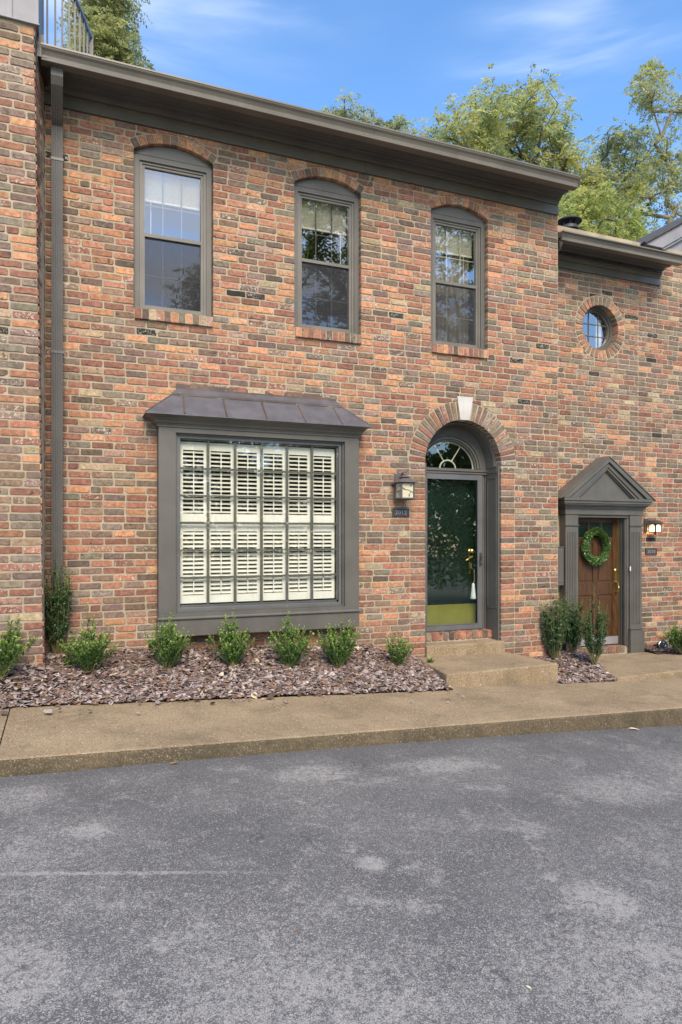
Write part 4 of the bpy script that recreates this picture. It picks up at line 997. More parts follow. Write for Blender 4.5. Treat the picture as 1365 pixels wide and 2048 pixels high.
def chips_on(g, cols, n, sampler, zf, seed):
    r = random.Random(seed)
    for _ in range(n):
        X, Y = sampler(r)
        if X is None: continue
        z = zf(X, Y); l = r.uniform(.010, .030) * (1 + .8 * (r.random() < .16)); wd = l * r.uniform(.35, .95); th = r.uniform(.002, .006)
        yaw = r.uniform(0, 6.28); pit = r.gauss(0, .30); rol = r.gauss(0, .35)
        if r.random() < .10: pit = r.uniform(.4, 1.0)
        Mx = Matrix.Translation((X, Y, z + .006 + r.uniform(0, .020))) @ Matrix.Rotation(yaw, 4, 'Z') @ Matrix.Rotation(pit, 4, 'X') @ Matrix.Rotation(rol, 4, 'Y')
        m_ = r.choice((5, 6, 6, 7)); ring_ = []
        for i in range(m_):
            a = 6.283 * i / m_ + r.uniform(-.3, .3); q = r.uniform(.75, 1.15); ring_.append((math.cos(a) * l * q, math.sin(a) * wd * q))
        vs = [Mx @ Vector((x, y, -th / 2)) for x, y in ring_] + [Mx @ Vector((x * .9, y * .9, th / 2 + r.uniform(-.001, .001))) for x, y in ring_]
        g.add(vs, [(i, (i + 1) % m_, m_ + (i + 1) % m_, m_ + i) for i in range(m_)] + [tuple(range(m_, 2 * m_))])
        q = r.random(); v = r.uniform(.7, 1.3)
        front = max(0, min(1, (-.35 - Y) / .6))
        if q < .15 + .24 * front: c = (.34, .285, .265)
        elif q < .44 + .14 * front: c = (.215, .160, .140)
        elif q < .80: c = (.13, .085, .068)
        elif q < .965: c = (.21, .125, .08)
        else: c = (.48, .40, .28)
        cols += [(c[0] * v, c[1] * v, c[2] * v, .6)] * len(vs)
def bed(name, poly_sheet, n, sampler, zf, seed, label):
    g = MB(); cols = []
    (X0, X1, nx), (Y0, Y1, ny) = poly_sheet
    vs = [(X0 + (X1 - X0) * i / nx, Y0 + (Y1 - Y0) * j / ny, 0) for j in range(ny + 1) for i in range(nx + 1)]
    vs = [(x, y, zf(x, y) - .004) for x, y, _ in vs]
    g.add(vs, [(j * (nx + 1) + i, j * (nx + 1) + i + 1, (j + 1) * (nx + 1) + i + 1, (j + 1) * (nx + 1) + i) for j in range(ny) for i in range(nx)])
    cols += [(.055, .038, .033, .6)] * len(vs)
    chips_on(g, cols, n, sampler, zf, seed)
    return tag(g.build(name, M['chips'], None, cols=cols), label, 'mulch', kind='stuff')
def s1(r):
    X = r.uniform(-1.6, 3.97); Y = r.uniform(-1.15 + (r.random() < .10) * -.035, -.0)
    if r.random() < .004: Y = -1.15 - r.random() ** 2 * .5
    if X < -.2 and Y > -.62: return None, None
    if X > 3.80 + (Y + 1.02) * .17: return None, None
    return X, Y
bed('bark_mulch', ((-3, 3.97, 180), (-1.13, 0, 20)), 21000, s1, mz, 1, 'grey brown bark chips covering the bed under the bay window')
def s2(r):
    X = r.uniform(5.30, 6.62); Y = r.uniform(-1.04, .44)
    if X > 6.15 + (Y + 1.0) * .5 or (X < 6.12 and Y > 0): return None, None
    return X, Y
bed('bark_mulch', ((5.2, 6.7, 60), (-1.04, .44, 40)), 5200, s2, mz2, 2, 'small patch of bark chips between the entry step and the oak door stoop')
def s3(r):
    X = r.uniform(7.95, 10); Y = r.uniform(-.9, .44)
    if Y < .10 - (X - 8.0) * .72: return None, None
    return X, Y
bed('bark_mulch', ((7.93, 10.5, 20), (-.9, .44, 12)), 3500, s3, lambda X, Y: mz3(X, Y) + (-.03 if Y < .05 - (X - 8.0) * .72 else 0), 3, 'strip of bark chips by the wall right of the oak door')
g = MB(); g.add([(-12, -.0, .2), (12, 0, -.3), (12, 12, -.3), (-12, 12, .2)], [(0, 1, 2, 3)]); 
tag(g.build('ground', M['soil'], None), 'bare soil under the houses', 'ground', kind='structure')

# ================================================================== SMALL THINGS
def lantern():
    e = empty('wall_lantern', (3.757, -.02, 2.15), 'unlit bronze lantern with cream vine patterned glass beside the arched entry', 'wall lantern')
    cx, cy = 3.757, -.135; h = .082
    g = MB()
    for sx_ in (-1, 1):
        for sy_ in (-1, 1): g.box(cx + sx_ * h - .009, cx + sx_ * h + .009, cy + sy_ * h - .009, cy + sy_ * h + .009, 2.048, 2.236)
    g.box(cx - .095, cx + .095, cy - .095, cy + .095, 2.036, 2.052); g.box(cx - .07, cx + .07, cy - .07, cy + .07, 2.026, 2.036)
    g.box(cx - .09, cx + .09, cy - .09, cy + .09, 2.222, 2.238)
    def pyr(r0, z0, r1, z1):
        g.add([(cx + a * r0, cy + b2 * r0, z0) for a, b2 in ((-1, -1), (1, -1), (1, 1), (-1, 1))] + [(cx + a * r1, cy + b2 * r1, z1) for a, b2 in ((-1, -1), (1, -1), (1, 1), (-1, 1))],
              [(0, 1, 5, 4), (1, 2, 6, 5), (2, 3, 7, 6), (3, 0, 4, 7), (4, 5, 6, 7), (3, 2, 1, 0)])
    pyr(.122, 2.232, .040, 2.290); pyr(.060, 2.296, .022, 2.320)
    g.lathe([(.018, 0), (.022, .01), (.012, .03), (.0, .035)], (cx, cy, 2.32), 10)
    g.build('cage', M['hat'], e, bev=.0015)
    g = MB(); g.box(cx - .075, cx + .045, -.016, -.009, 2.13, 2.345)
    g.tube([(cx, -.012, 2.25), (cx, -.05, 2.33), (cx, -.10, 2.355), (cx, cy, 2.345), (cx, cy, 2.32)], .009, 8); g.tube([(cx - .005, cy + .04, 2.32), (cx + .02, cy, 2.36), (cx + .045, cy - .015, 2.395)], .007, 8)
    g.build('bracket', M['hat'], e)
    g = MB(); k = .076; g.box(cx - k, cx + k, cy - k, cy + k, 2.053, 2.221); g.build('glass', M['creamglass'], e)
    g = MB(); y = cy - k - .003
    g.tube([(cx - .07, y, 2.17), (cx - .035, y, 2.145), (cx + .01, y, 2.143), (cx + .05, y, 2.125), (cx + .075, y, 2.112)], .003, 5)
    g.tube([(cx + .05, y, 2.125), (cx + .025, y, 2.10), (cx + .02, y, 2.08)], .0028, 5)
    for (px, pz, an) in ((cx + .045, 2.195, 35), (cx + .02, 2.078, 95), (cx - .05, 2.158, -30)):
        Mx = Matrix.Translation((px, y - .001, pz)) @ Matrix.Rotation(R(-an), 4, 'Y')
        g.add([Mx @ Vector(p) for p in ((-.02, 0, 0), (0, 0, .008), (.02, 0, 0), (0, 0, -.008))], [(0, 1, 2, 3)])
    xx = cx - k - .003
    g.tube([(xx, cy - .06, 2.13), (xx, cy, 2.135), (xx, cy + .05, 2.12)], .003, 5); g.tube([(xx, cy, 2.135), (xx, cy - .02, 2.09)], .003, 5)
    for (py, pz) in ((cy - .03, 2.195), (cy - .02, 2.085)):
        g.add([(xx - .001, py - .006, pz - .018), (xx - .001, py + .006, pz), (xx - .001, py, pz + .018), (xx - .001, py - .008, pz)], [(0, 1, 2, 3)])
    g.build('vine', M['black'], e)
lantern()
e = empty('wall_lantern', (8.19, .43, 1.7), 'small black lit lantern with glowing arched panes right of the oak door', 'wall lantern')
g = MB(); cx, cy = 8.205, .345; h = .058
Mq = Matrix.Translation((cx, cy, 0)) @ Matrix.Rotation(R(2), 4, 'Z')
for sx_ in (-1, 1):
    for sy_ in (-1, 1): g.box(sx_ * h - .008, sx_ * h + .008, sy_ * h - .008, sy_ * h + .008, 1.655, 1.785, M4=Mq)
g.box(-.066, .066, -.066, .066, 1.648, 1.662, M4=Mq); g.box(-.066, .066, -.066, .066, 1.770, 1.786, M4=Mq)
g.add([Mq @ Vector((a * .098, b2 * .098, 1.786)) for a, b2 in ((-1, -1), (1, -1), (1, 1), (-1, 1))] + [Mq @ Vector((a * .03, b2 * .03, 1.835)) for a, b2 in ((-1, -1), (1, -1), (1, 1), (-1, 1))],
      [(0, 1, 5, 4), (1, 2, 6, 5), (2, 3, 7, 6), (3, 0, 4, 7), (4, 5, 6, 7), (3, 2, 1, 0)])
g.box(cx - .12, cx - .05, .425, .440, 1.66, 1.86); g.tube([(cx - .08, .43, 1.80), (cx - .05, .39, 1.83), (cx, cy, 1.83)], .01, 8); g.lathe([(.016, 0), (.02, .012), (.006, .026)], (cx, cy, 1.622), 10)
g.build('cage', M['black'], e)
for sgn in ((0, -1), (-1, 0)):
    g = MB()
    for off in (0,):
        hole = [(off - .042, 1.663), (off + .042, 1.663)] + arc(off, 1.725, .042, 0, 180, 10)
        if sgn == (0, -1): g.plate(hole, [], -h - .002, -h + .004, F=lambda u, v, w: Mq @ Vector((u, w, v)))
        else: g.plate(hole, [], -h - .002, -h + .004, F=lambda u, v, w: Mq @ Vector((w, u, v)))
    g.build('glass', M['lit'], e)
pl = bpy.data.lights.new('lantern_bulb', 'POINT'); pl.energy = 1.6; pl.color = (1, .62, .28); pl.shadow_soft_size = .03
po = bpy.data.objects.new('lantern_bulb', pl); C.objects.link(po); po.parent = e; po.location = Vector((cx - .03, cy + .02, 1.70)) - e.location
# number plates
def plate_num(txt, x0, x1, z0, z1, y, label):
    e = empty('number_plate', ((x0 + x1) / 2, y, (z0 + z1) / 2), label, 'number plate')
    g = MB(); g.box(x0, x1, y - .012, y, z0, z1); g.build('panel', M['plate'], e, bev=.002)
    g = MB(); g.frame(x0 - .003, x1 + .003, z0 - .003, z1 + .003, .008, y - .016, y - .002); g.build('rim', M['black'], e)
    for k, ch in enumerate(txt):
        cu = bpy.data.curves.new('digit', 'FONT'); cu.body = ch; cu.size = (z1 - z0) * .80; cu.align_x = 'CENTER'; cu.align_y = 'CENTER'; cu.extrude = .002
        to = bpy.data.objects.new('digit', cu); C.objects.link(to)
        me = bpy.data.meshes.new_from_object(to); C.objects.unlink(to); bpy.data.objects.remove(to)
        me.transform(Matrix.Translation(((x0 + x1) / 2 + (k - 1.5) * .040, y - .0145, (z0 + z1) / 2 - .002)) @ Matrix.Rotation(R(90), 4, 'X')); me.materials.append(M['digit'])
        link('digit', me, e)
plate_num('2012', 3.660, 3.877, 1.838, 1.928, -.004, 'dark plate reading 2012 below the unlit bronze lantern')
plate_num('2010', 8.112, 8.330, 1.318, 1.412, NY - .004, 'dark plate reading 2010 below the lit lantern')
# little spotlight in the mulch
e = empty('garden_spotlight', (8.20, .22, -.06), 'small round glass faced spotlight lying in the mulch right of the oak door', 'garden light')
Mg = Matrix.Translation((8.20, .20, -.005)) @ Matrix.Rotation(R(72), 4, 'X') @ Matrix.Rotation(R(-12), 4, 'Y')
def lathe_m(g, prof, Mt, n=22):
    b = MB(); b.lathe(prof, (0, 0, 0), n); g.add([Mt @ Vector(p) for p in b.v], b.f)
g = MB(); lathe_m(g, [(.055, -.08), (.070, -.01), (.078, 0), (.078, .008), (.066, .010), (.066, .002)], Mg); g.build('housing', M['black'], e)
g = MB(); lathe_m(g, [(.065, .001), (.05, .006), (.0, .009)], Mg); g.build('lens', M['glass_up'], e)
g = MB(); g.tube([Mg @ Vector((.074 * math.cos(k * .3142), .074 * math.sin(k * .3142), .010)) for k in range(21)], .004, 6); g.build('rim', M['digit'], e)
# fallen leaves
def litter(x, y, z, s_, yaw, mat, label):
    g = MB(); r = random.Random(int(x * 1000) & 1023)
    P = [(-1, 0), (-.4, .45), (.3, .38), (1.1, .05), (.4, -.4), (-.35, -.32)]
    c, n_ = math.cos(yaw), math.sin(yaw); vs = []
    for lay_ in (0, .0012):
        for a, b2 in P: vs.append((x + s_ * (a * c - b2 * n_), y + s_ * (a * n_ + b2 * c), z + s_ * (.12 + .35 * abs(b2) + r.uniform(0, .08)) + lay_))
        vs.append((x, y, z + .002 + lay_))
    fs = [(i, (i + 1) % 6, 6) for i in range(6)] + [(7 + (i + 1) % 6, 7 + i, 13) for i in range(6)] + [(i, i + 7, 7 + (i + 1) % 6, (i + 1) % 6) for i in range(6)]
    g.add(vs, fs); tag(g.build('fallen_leaf', mat, None), label, 'leaf')
litter(.72, -2.49, za_(.72), .035, .3, M['dry'], 'curled brown leaf on the asphalt against the kerb at left')
litter(5.10, -2.33, za_(5.1), .05, 2.2, M['pale'], 'pale cream leaf on the asphalt near the kerb at right')
litter(.665, -4.482, za_(.67), .013, 1., M['dry'], 'tiny tan leaf alone in the middle left of the asphalt')
litter(1.571, -5.342, za_(1.57), .012, 2., M['pale'], 'pale yellow leaf low on the asphalt, nearest the camera')
litter(.88, -4.74, za_(.88), .012, .5, M['dry'], 'tiny orange leaf on the asphalt left of the pale worn patch')
litter(7.0, .12, -.104, .02, .5, M['pale'], 'white scrap on the stoop before the oak door')

# ================================================================== SHRUBS
def shrub_parts(seed, h, r, nst, nlf, tipc, basec, column=False, ll=.022):
    rr = random.Random(seed); vs, fs, co = [], [], []; st = MB()
    def leafy(cv, n, t0, tiplen, hk):
        for _ in range(n):
            t_ = t0 + (1 - t0) * rr.random() ** .75; p = cv(t_); d0 = (cv(min(1, t_ + .06)) - cv(max(0, t_ - .04))).normalized()
            tipk = max(0, (t_ - 1 + tiplen) / tiplen) ** 1.3 * hk; c0 = [basec[i] * (1 - tipk) + tipc[i] * tipk for i in range(3)]
            ph = rr.uniform(0, 3.14); sd_ = d0.cross(Vector((math.cos(ph), math.sin(ph), .3))).normalized()
            for sg in (-1, 1):                            # opposite leaf pairs
                v = rr.uniform(.6, 1.4); d = (sd_ * sg + d0 * rr.uniform(.5, 1.3) + rv(rr) * .25).normalized()
                leafquad(vs, fs, co, p, d, (d0 + rv(rr) * .6).normalized(), ll * rr.uniform(.7, 1.2) * (1.05 - .35 * tipk), ll * .60, (c0[0] * v, c0[1] * v, c0[2] * v, 1))
    for s_ in range(nst):
        a = rr.uniform(0, 6.283); q = math.sqrt(rr.random())
        if column: lean = q * r; hh = h * rr.uniform(.68, 1.0) * (1 - .15 * q); m1, m2 = .95, .40
        else: lean = q * r * rr.uniform(.9, 1.25); hh = h * (1.10 - .48 * q) * rr.uniform(.66, 1.02); m1, m2 = .42, .35
        if rr.random() < .09: hh *= 1.16
        p0 = Vector((rr.gauss(0, .014), rr.gauss(0, .014), 0)); p3 = Vector((math.cos(a) * lean, math.sin(a) * lean, hh))
        p1 = Vector((math.cos(a) * lean * m1, math.sin(a) * lean * m1, hh * m2))
        cv = lambda t, p0=p0, p1=p1, p3=p3: p0 * (1 - t) ** 2 + p1 * 2 * t * (1 - t) + p3 * t * t
        st.tube([cv(k / 5) for k in range(6)], [.0038 - .0005 * k for k in range(6)], 4)
        leafy(cv, int(nlf * .42), .22, .30, 1.0)
        for b_ in range(5 if not column else 8):          # side shoots reaching up and out
            t_ = rr.uniform(.25, .85); q0 = cv(t_); an = rr.uniform(0, 6.283); ln = (.13 if not column else .075) * rr.uniform(.5, 1.0) * (1.15 - t_ * .6) * (h / .5) ** .5
            q1 = q0 + Vector((math.cos(an) * .55, math.sin(an) * .55, .85)) * ln
            cw = lambda t, q0=q0, q1=q1: q0.lerp(q1, t)
            st.tube([q0, q1], [.002, .001], 3, cap=False); leafy(cw, int(nlf * .13), .1, .45, .25 + .75 * t_)
    return vs, fs, co, st
TIP, BAS = (.30, .44, .07), (.058, .15, .03)
def place_shrub(name, x, y, z, parts, label, cat, group, sc=1.0, rz=0.0, base=None):
    e = empty(name, (x, y, z), label, cat, group); e.rotation_euler.z = rz; e.scale = (sc, sc, sc)
    if base is None:
        vs, fs, co, st = parts
        me = bpy.data.meshes.new('foliage'); me.from_pydata([tuple(p) for p in vs], [], fs); me.materials.append(M['shrubleaf'])
        a = me.color_attributes.new('bcol', 'FLOAT_COLOR', 'POINT'); a.data.foreach_set('color', np.asarray(co, dtype=np.float32).ravel())
        ms = bpy.data.meshes.new('stems'); ms.from_pydata(st.v, [], st.f); ms.materials.append(M['stem']); base = (me, ms)
    for nm, me in zip(('foliage', 'stems'), base):
        o = bpy.data.objects.new(nm, me); C.objects.link(o); o.parent = e
    return base
GB = 'small boxwoods in the mulch bed'
bx = [(-.50, -.86, .385, .50, .19, 'boxwood in front of the brick pier, cut by the left edge'),
      (.233, -.52, .308, .49, .20, 'full boxwood right of the columnar holly by the downspout'),
      (.949, -.51, .275, .54, .18, 'tall pointed boxwood before the left lower corner of the bay window'),
      (1.607, -.465, .258, .50, .17, 'boxwood under the left half of the bay window sill, with two upright tips'),
      (2.20, -.54, .215, .50, .19, 'boxwood under the right half of the bay window, with a thin shoot at right'),
      (2.726, -.60, .170, .56, .185, 'boxwood before the right lower corner of the bay window'),
      (3.456, -.55, .128, .40, .14, 'smallest sparse boxwood between the bay window and the entry step')]
for i, (x, y, z, h, r, lb) in enumerate(bx):
    place_shrub('boxwood', x, y, z - .01, shrub_parts(100 + i, h * 1.16, r * 1.30, 42 if i != 6 else 26, 70 if i != 6 else 50, TIP, BAS), lb, 'shrub', GB, 1.0, i * 1.3)
place_shrub('boxwood', 8.22, -.10, -.08, shrub_parts(120, .50, .28, 44, 66, TIP, BAS), 'bright boxwood at the right edge beyond the oak door', 'shrub', GB)
HT, HB_ = (.11, .21, .05), (.045, .105, .042)
GH = 'columnar hollies beside the doors'
place_shrub('columnar_holly', -.055, -.13, .39, shrub_parts(130, 1.04, .15, 44, 90, HT, HB_, True, .020), 'narrow dark holly in the corner at the foot of the downspout', 'shrub', GH)
place_shrub('columnar_holly', 6.00, -.10, -.06, shrub_parts(131, 1.0, .20, 44, 90, HT, HB_, True, .022), 'leftmost and fullest holly against the brick corner by the oak door', 'shrub', GH)
place_shrub('columnar_holly', 6.42, .06, -.06, shrub_parts(132, .95, .16, 32, 100, HT, HB_, True, .022), 'middle holly in front of the left pilaster of the oak door', 'shrub', GH)
place_shrub('columnar_holly', 6.32, -.47, -.06, shrub_parts(133, .92, .17, 30, 84, HT, HB_, True, .022), 'rightmost holly standing in front of the oak door', 'shrub', GH)
place_shrub('weed', 3.98, -.36, .119, shrub_parts(140, .05, .05, 8, 8, TIP, BAS, False, .022), 'tiny weed on the lower step beside the brick jamb', 'weed', None)
place_shrub('seedling', .03, -.40, .33, shrub_parts(141, .14, .08, 10, 26, TIP, BAS, False, .018), 'little green seedling left of the full boxwood', 'weed', None)

# ================================================================== TREES
def tree(name, base, blobs, seed, nclump, nleaf, cols, label, lsize=.13, r0=.22, csize=.42, bark='bark', fork=None, group='trees behind the roofs', droop=.55, light=(0, 0, 1)):
    rr = random.Random(seed); b0 = Vector(base); e = empty(name, base, label, 'tree', group)
    nodes = [b0.copy()]; par = [-1]
    cen = Vector((0, 0, 0))
    for bb in blobs: cen += Vector(bb[:3])
    cen /= len(blobs)
    stem = fork or [b0.lerp(Vector((cen.x, cen.y, min(bb[2] - bb[5] if len(bb) > 5 else bb[2] for bb in blobs))), k) for k in (.25, .5, .75, 1.0)]
    for q in stem:
        q = Vector(q); dd = q - nodes[-1]; n = max(1, int(dd.length / .7)); s0 = nodes[-1].copy()
        for k in range(1, n + 1): nodes.append(s0 + dd * k / n + Vector((rr.gauss(0, .06), rr.gauss(0, .06), 0))); par.append(len(nodes) - 2)
    tips = []
    for (x, y, z, rx, ry, rz, wt) in blobs:
        for _ in range(int(nclump * wt)):
            d = rv(rr); k = rr.random() ** (1 / 2.2); tips.append(Vector((x + d.x * rx * k, y + d.y * ry * k, z + d.z * rz * k)))
    order = sorted(tips, key=lambda p: (p - nodes[-1]).length)
    ends = []
    for tp in order:
        arr = np.array([(q.x, q.y, q.z) for q in nodes]); dist = np.linalg.norm(arr - np.array(tp), axis=1) + np.maximum(0, arr[:, 2] - tp.z + .3) * 1.5
        i = int(np.argmin(dist)); s0 = nodes[i].copy(); dd = tp - s0; n = max(1, int(dd.length / .55)); last = i
        for k in range(1, n + 1):
            f = k / n; p = s0 + dd * f + Vector((0, 0, .10 * dd.length * math.sin(f * 3.14))) + Vector((rr.gauss(0, .05), rr.gauss(0, .05), rr.gauss(0, .05)))
            nodes.append(p); par.append(last); last = len(nodes) - 1
        ends.append(last)
    cnt = [0] * len(nodes)
    for q in ends:
        while q != -1: cnt[q] += 1; q = par[q]
    tot = max(cnt); g = MB()
    rad = [max(.016, r0 * (c / tot) ** .5) for c in cnt]
    for i in range(1, len(nodes)):
        g.tube([nodes[par[i]], nodes[i]], [min(rad[par[i]], rad[i] * 1.5), rad[i]], 6 if rad[i] > .03 else 4, cap=False)
    g.build('trunk', M[bark], e, smooth=True)
    # leaves, generated in bulk
    rs = np.random.RandomState(seed); E = np.array([(nodes[q].x, nodes[q].y, nodes[q].z) for q in ends]); nE = len(E)
    per = 14; P, D, Sd, CL, LS = [], [], [], [], []
    for i in range(nE):
        ns = max(2, int(nleaf / per * rs.uniform(.5, 1.5)))
        s0 = E[i] + np.clip(rs.normal(0, 1, (ns, 3)), -1.5, 1.5) * csize * np.array([.62, .62, .42])
        dr = rs.normal(0, 1, (ns, 3)); dr[:, 2] = dr[:, 2] * .35 - .1; dr /= np.linalg.norm(dr, axis=1)[:, None]
        ln = csize * rs.uniform(.6, 1.25, (ns, 1)); bc = np.array(cols[rs.randint(0, len(cols))]) * rs.uniform(.8, 1.2)
        cc = np.clip(bc[None, :] * rs.uniform(.75, 1.3, (ns, 1)), 0, .6)
        nrm = rs.normal(0, .45, (ns, 3)) + np.array([0, 0, 1.0]); sd_ = np.cross(dr, nrm); sd_ /= np.linalg.norm(sd_, axis=1)[:, None] + 1e-9
        for j in range(per):
            f = (j + rs.uniform(-.3, .3, (ns, 1))) / per; sg = 1 if j % 2 else -1
            p = s0 + dr * ln * f - np.array([0, 0, 1.0]) * droop * ln * f * f
            dd = sd_ * sg + dr * .55 - np.array([0, 0, .35]) * droop + rs.normal(0, .25, (ns, 3)); dd /= np.linalg.norm(dd, axis=1)[:, None]
            P.append(p); D.append(dd); CL.append(np.clip(cc * rs.uniform(.85, 1.15, (ns, 1)), 0, .6)); Sd.append(nrm + rs.normal(0, .5, (ns, 3))); LS.append(rs.uniform(.7, 1.25, ns) * (1 - .3 * abs(f[:, 0] - .4)))
    P = np.concatenate(P); d = np.concatenate(D); CL = np.concatenate(CL); nn = np.concatenate(Sd); n = len(P)
    s_ = np.cross(d, nn); s_ /= np.linalg.norm(s_, axis=1)[:, None] + 1e-9
    l = (lsize * np.concatenate(LS))[:, None]; wd = l * .42
    V = np.stack([P, P + d * l * .45 + s_ * wd / 2, P + d * l, P + d * l * .45 - s_ * wd / 2], 1).reshape(-1, 3)
    V -= np.array(base)
    me = bpy.data.meshes.new('crown'); me.vertices.add(4 * n); me.vertices.foreach_set('co', V.astype(np.float32).ravel())
    me.loops.add(4 * n); me.loops.foreach_set('vertex_index', np.arange(4 * n, dtype=np.int32)); me.polygons.add(n)
    me.polygons.foreach_set('loop_start', np.arange(0, 4 * n, 4, dtype=np.int32)); me.polygons.foreach_set('loop_total', np.full(n, 4, dtype=np.int32)); me.update(calc_edges=True)
    col4 = np.concatenate([np.repeat(CL, 4, axis=0), np.ones((4 * n, 1))], 1)
    a = me.color_attributes.new('bcol', 'FLOAT_COLOR', 'POINT'); a.data.foreach_set('color', col4.astype(np.float32).ravel()); me.materials.append(M['leaf'])
    o = bpy.data.objects.new('crown', me); C.objects.link(o); o.parent = e
    return e
YG = [(.50, .50, .17), (.44, .46, .16), (.33, .37, .14), (.58, .54, .18), (.24, .28, .11)]
DG = [(.32, .36, .20), (.38, .41, .20), (.24, .28, .15), (.48, .48, .20)]
tree('locust_tree', (16.3, 14.0, -.5), [(13.0, 12.5, 15.4, 1.2, 1.2, 1.2, .20), (14.4, 13, 16.4, 1.4, 1.5, 1.2, .26), (15.7, 13.3, 16.9, 1.0, 1.4, 1.1, .20), (15.6, 13.5, 15.4, 1.8, 1.6, 1.2, .16), (17.0, 13.3, 16.1, 1.0, 1.2, 1.1, .18), (11.9, 12.3, 14.6, 1.0, 1.0, .9, .16), (17.4, 13.2, 14.6, 1.4, 1.4, 1.2, .22), (18.2, 13.2, 13.2, 1.2, 1.4, .9, .16), (18.6, 13.6, 15.2, .9, 1.2, .9, .14)],
     7, 120, 180, YG, 'big yellow green locust tree rising over the right end of the main roof', .14, .17, .50, fork=[(15.8, 13.6, 6), (15.4, 13.4, 10.5), (15.2, 13.3, 12.4)])
tree('leaning_tree', (21.0, 14.0, -.5), [(19.5, 13, 16.5, 1.0, 1.0, .7, .24), (20.5, 13, 15.7, .7, .9, .7, .18), (19.5, 13, 15.0, 1.1, 1.0, .8, .24), (19.0, 13, 13.9, 1.2, 1.0, .8, .22), (18.9, 13, 12.6, 1.8, 1.5, .7, .26), (20.3, 13, 13.4, .8, .8, .7, .14)],
     8, 85, 165, DG + [(.34, .37, .10)], 'grey green tree with loose drooping sprays right of the yellow green locust', .14, .12, .48, fork=[(20.5, 13.6, 6), (20.0, 13.3, 11)])
tree('lower_tree', (16.2, 9.5, -.5), [(13.9, 9.0, 10.3, 1.0, 1.0, .8, .3), (15.2, 9.2, 10.0, 1.1, 1.0, .8, .3), (14.8, 9.1, 11.2, 1.2, 1.0, .8, .3), (16.3, 9.2, 10.9, .8, .9, .8, .2)],
     18, 90, 210, [(.42, .47, .14), (.50, .52, .15), (.30, .36, .11)], 'low leafy tree just above the black flue cap', .12, .11, .42, fork=[(16.2, 9.5, 5.0), (15.6, 9.2, 8.6)])
tree('forked_tree', (18.6, 9.0, -.5), [(17.5, 9, 16.5, .45, .6, .25, .08), (17.3, 9.2, 15.9, .45, .6, .45, .10), (16.95, 8.8, 15.3, .35, .5, .30, .08), (17.7, 9.1, 15.2, .30, .5, .20, .06), (18.7, 9, 15.6, .7, .7, .4, .16), (17.9, 9.2, 14.0, .9, .8, .40, .20), (17.5, 8.8, 13.2, .8, .8, .45, .18), (18.5, 9.2, 13.1, .6, .8, .5, .14), (17.2, 9, 12.3, .7, .8, .4, .14), (18.5, 9, 12.0, .6, .8, .5, .14)],
     9, 75, 120, DG + [(.42, .42, .11), (.38, .38, .10)], 'tall tree with dark forked limbs at the right edge above the gable', .115, .085, .36, 'barkpale', fork=[(18.1, 9, 8.4), (17.85, 9, 11.3)])
tree('dense_tree', (1.1, 12.5, -.5), [(1.05, 12, 14.6, .75, 1.0, 1.2, .4), (.95, 12, 16.2, .65, 1.0, 1.4, .4), (.6, 12, 18.2, .7, 1.0, 1.2, .2), (1.5, 12, 13.6, .7, .8, .9, .3)],
     10, 85, 380, [(.42, .44, .17), (.34, .37, .15), (.48, .47, .17), (.24, .27, .11)], 'dense olive green tree behind the roof railing at top left', .11, .2, .42, fork=[(1.1, 12.3, 6), (1.0, 12, 12)])
tree('distant_tree', (11.8, 19, -.5), [(10.1, 18, 18.2, .45, .8, .6, .25), (11.2, 18, 18.3, .9, .9, .6, .35), (12.4, 18, 18.0, .8, .9, .9, .3), (9.6, 18, 17.6, .6, .7, .5, .15), (13.5, 18, 17.6, .5, .8, .7, .15)],
     11, 60, 170, [(.40, .43, .22), (.48, .48, .20), (.30, .34, .18)], 'thin distant treetop showing over the middle of the gutter', .13, .2, .36, fork=[(11.6, 18.5, 8), (11.4, 18.2, 15.5)])
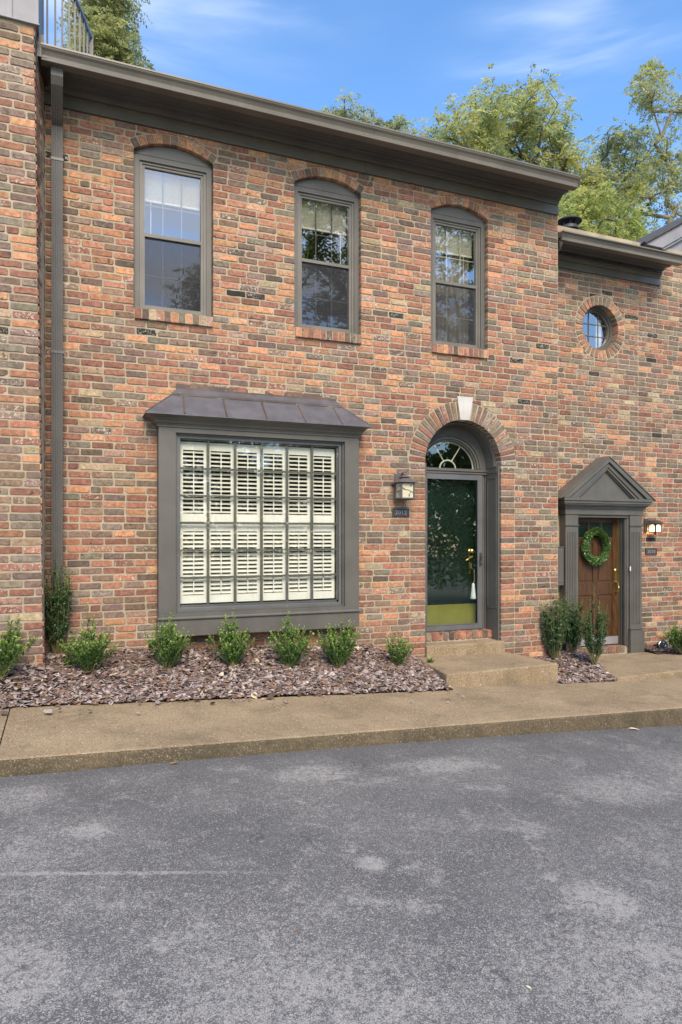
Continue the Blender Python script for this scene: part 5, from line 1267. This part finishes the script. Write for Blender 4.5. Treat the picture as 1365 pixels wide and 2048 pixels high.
# the trees across the lot, seen mirrored in the panes
GR = 'trees across the parking lot, mirrored in the windows'
tree('maple_tree', (11.6, -22, -.4), [(11.2, -22, 9.0, 3.0, 2.4, 2.6, .35), (12.2, -22, 13.0, 3.0, 2.4, 2.4, .35), (11.0, -21.8, 16.2, 2.0, 2.0, 1.6, .22), (10.2, -21.5, 5.6, 2.6, 2.0, 2.0, .2)], 14, 120, 150,
     [(.20, .24, .06), (.13, .17, .05), (.28, .29, .08)], 'leafy maple across the lot mirrored in the middle upper window', .24, .3, .75, group=GR)
tree('maple_tree', (19.0, -22, -.4), [(19.0, -22, 8.5, 3.2, 2.5, 3.0, .35), (18.6, -22, 13.0, 3.2, 2.4, 2.6, .35), (19.2, -22, 16.6, 2.4, 2.2, 1.8, .25), (18.6, -21.5, 4.0, 3.2, 2.0, 2.2, .25)], 15, 130, 150,
     [(.22, .26, .06), (.28, .30, .08), (.12, .16, .05)], 'broad maple across the lot mirrored in the right upper window and storm door', .24, .32, .75, group=GR)
tree('red_maple', (9.6, -18, -.4), [(9.2, -18, 3.6, 1.8, 1.4, 1.8, .5), (9.4, -18, 5.6, 1.5, 1.4, 1.3, .3)], 16, 70, 150,
     [(.20, .075, .05), (.26, .13, .07), (.13, .12, .05)], 'dark red leaved maple across the lot mirrored in the right half of the bay', .2, .2, .6, group=GR)
tree('round_tree', (6.6, -22, -.4), [(6.7, -22, 6.6, 2.0, 2.0, 3.0, .45), (6.1, -22, 11.4, 1.5, 1.5, 1.9, .45)], 17, 110, 150,
     [(.15, .20, .05), (.20, .23, .06)], 'narrow tree across the lot mirrored in the lower right of the left upper window', .22, .3, .7, group=GR)
hd, rs_ = MB(), random.Random(5); vs, fs, co = [], [], []  # unseen hedge, added so the panes mirror foliage instead of open asphalt
for i in range(56000):
    x = rs_.uniform(-8, 26); y = -14.5 + rs_.gauss(0, .6); z = rs_.random() ** .8 * ((1.6 if x < 2 else 4.9) + .6 * math.sin(x * .7) + .4 * math.sin(x * 1.9)) - .3
    v = rs_.uniform(.5, 1.3); leafquad(vs, fs, co, Vector((x, y, z)), rv(rs_), rv(rs_), .22, .11, (.17 * v, .22 * v, .07 * v, 1))
tag(leafmesh('reflection_hedge', vs, fs, co, M['leaf']), 'unseen undergrowth across the parking lot, added and sized to fill the pane reflections', 'hedge', kind='stuff')
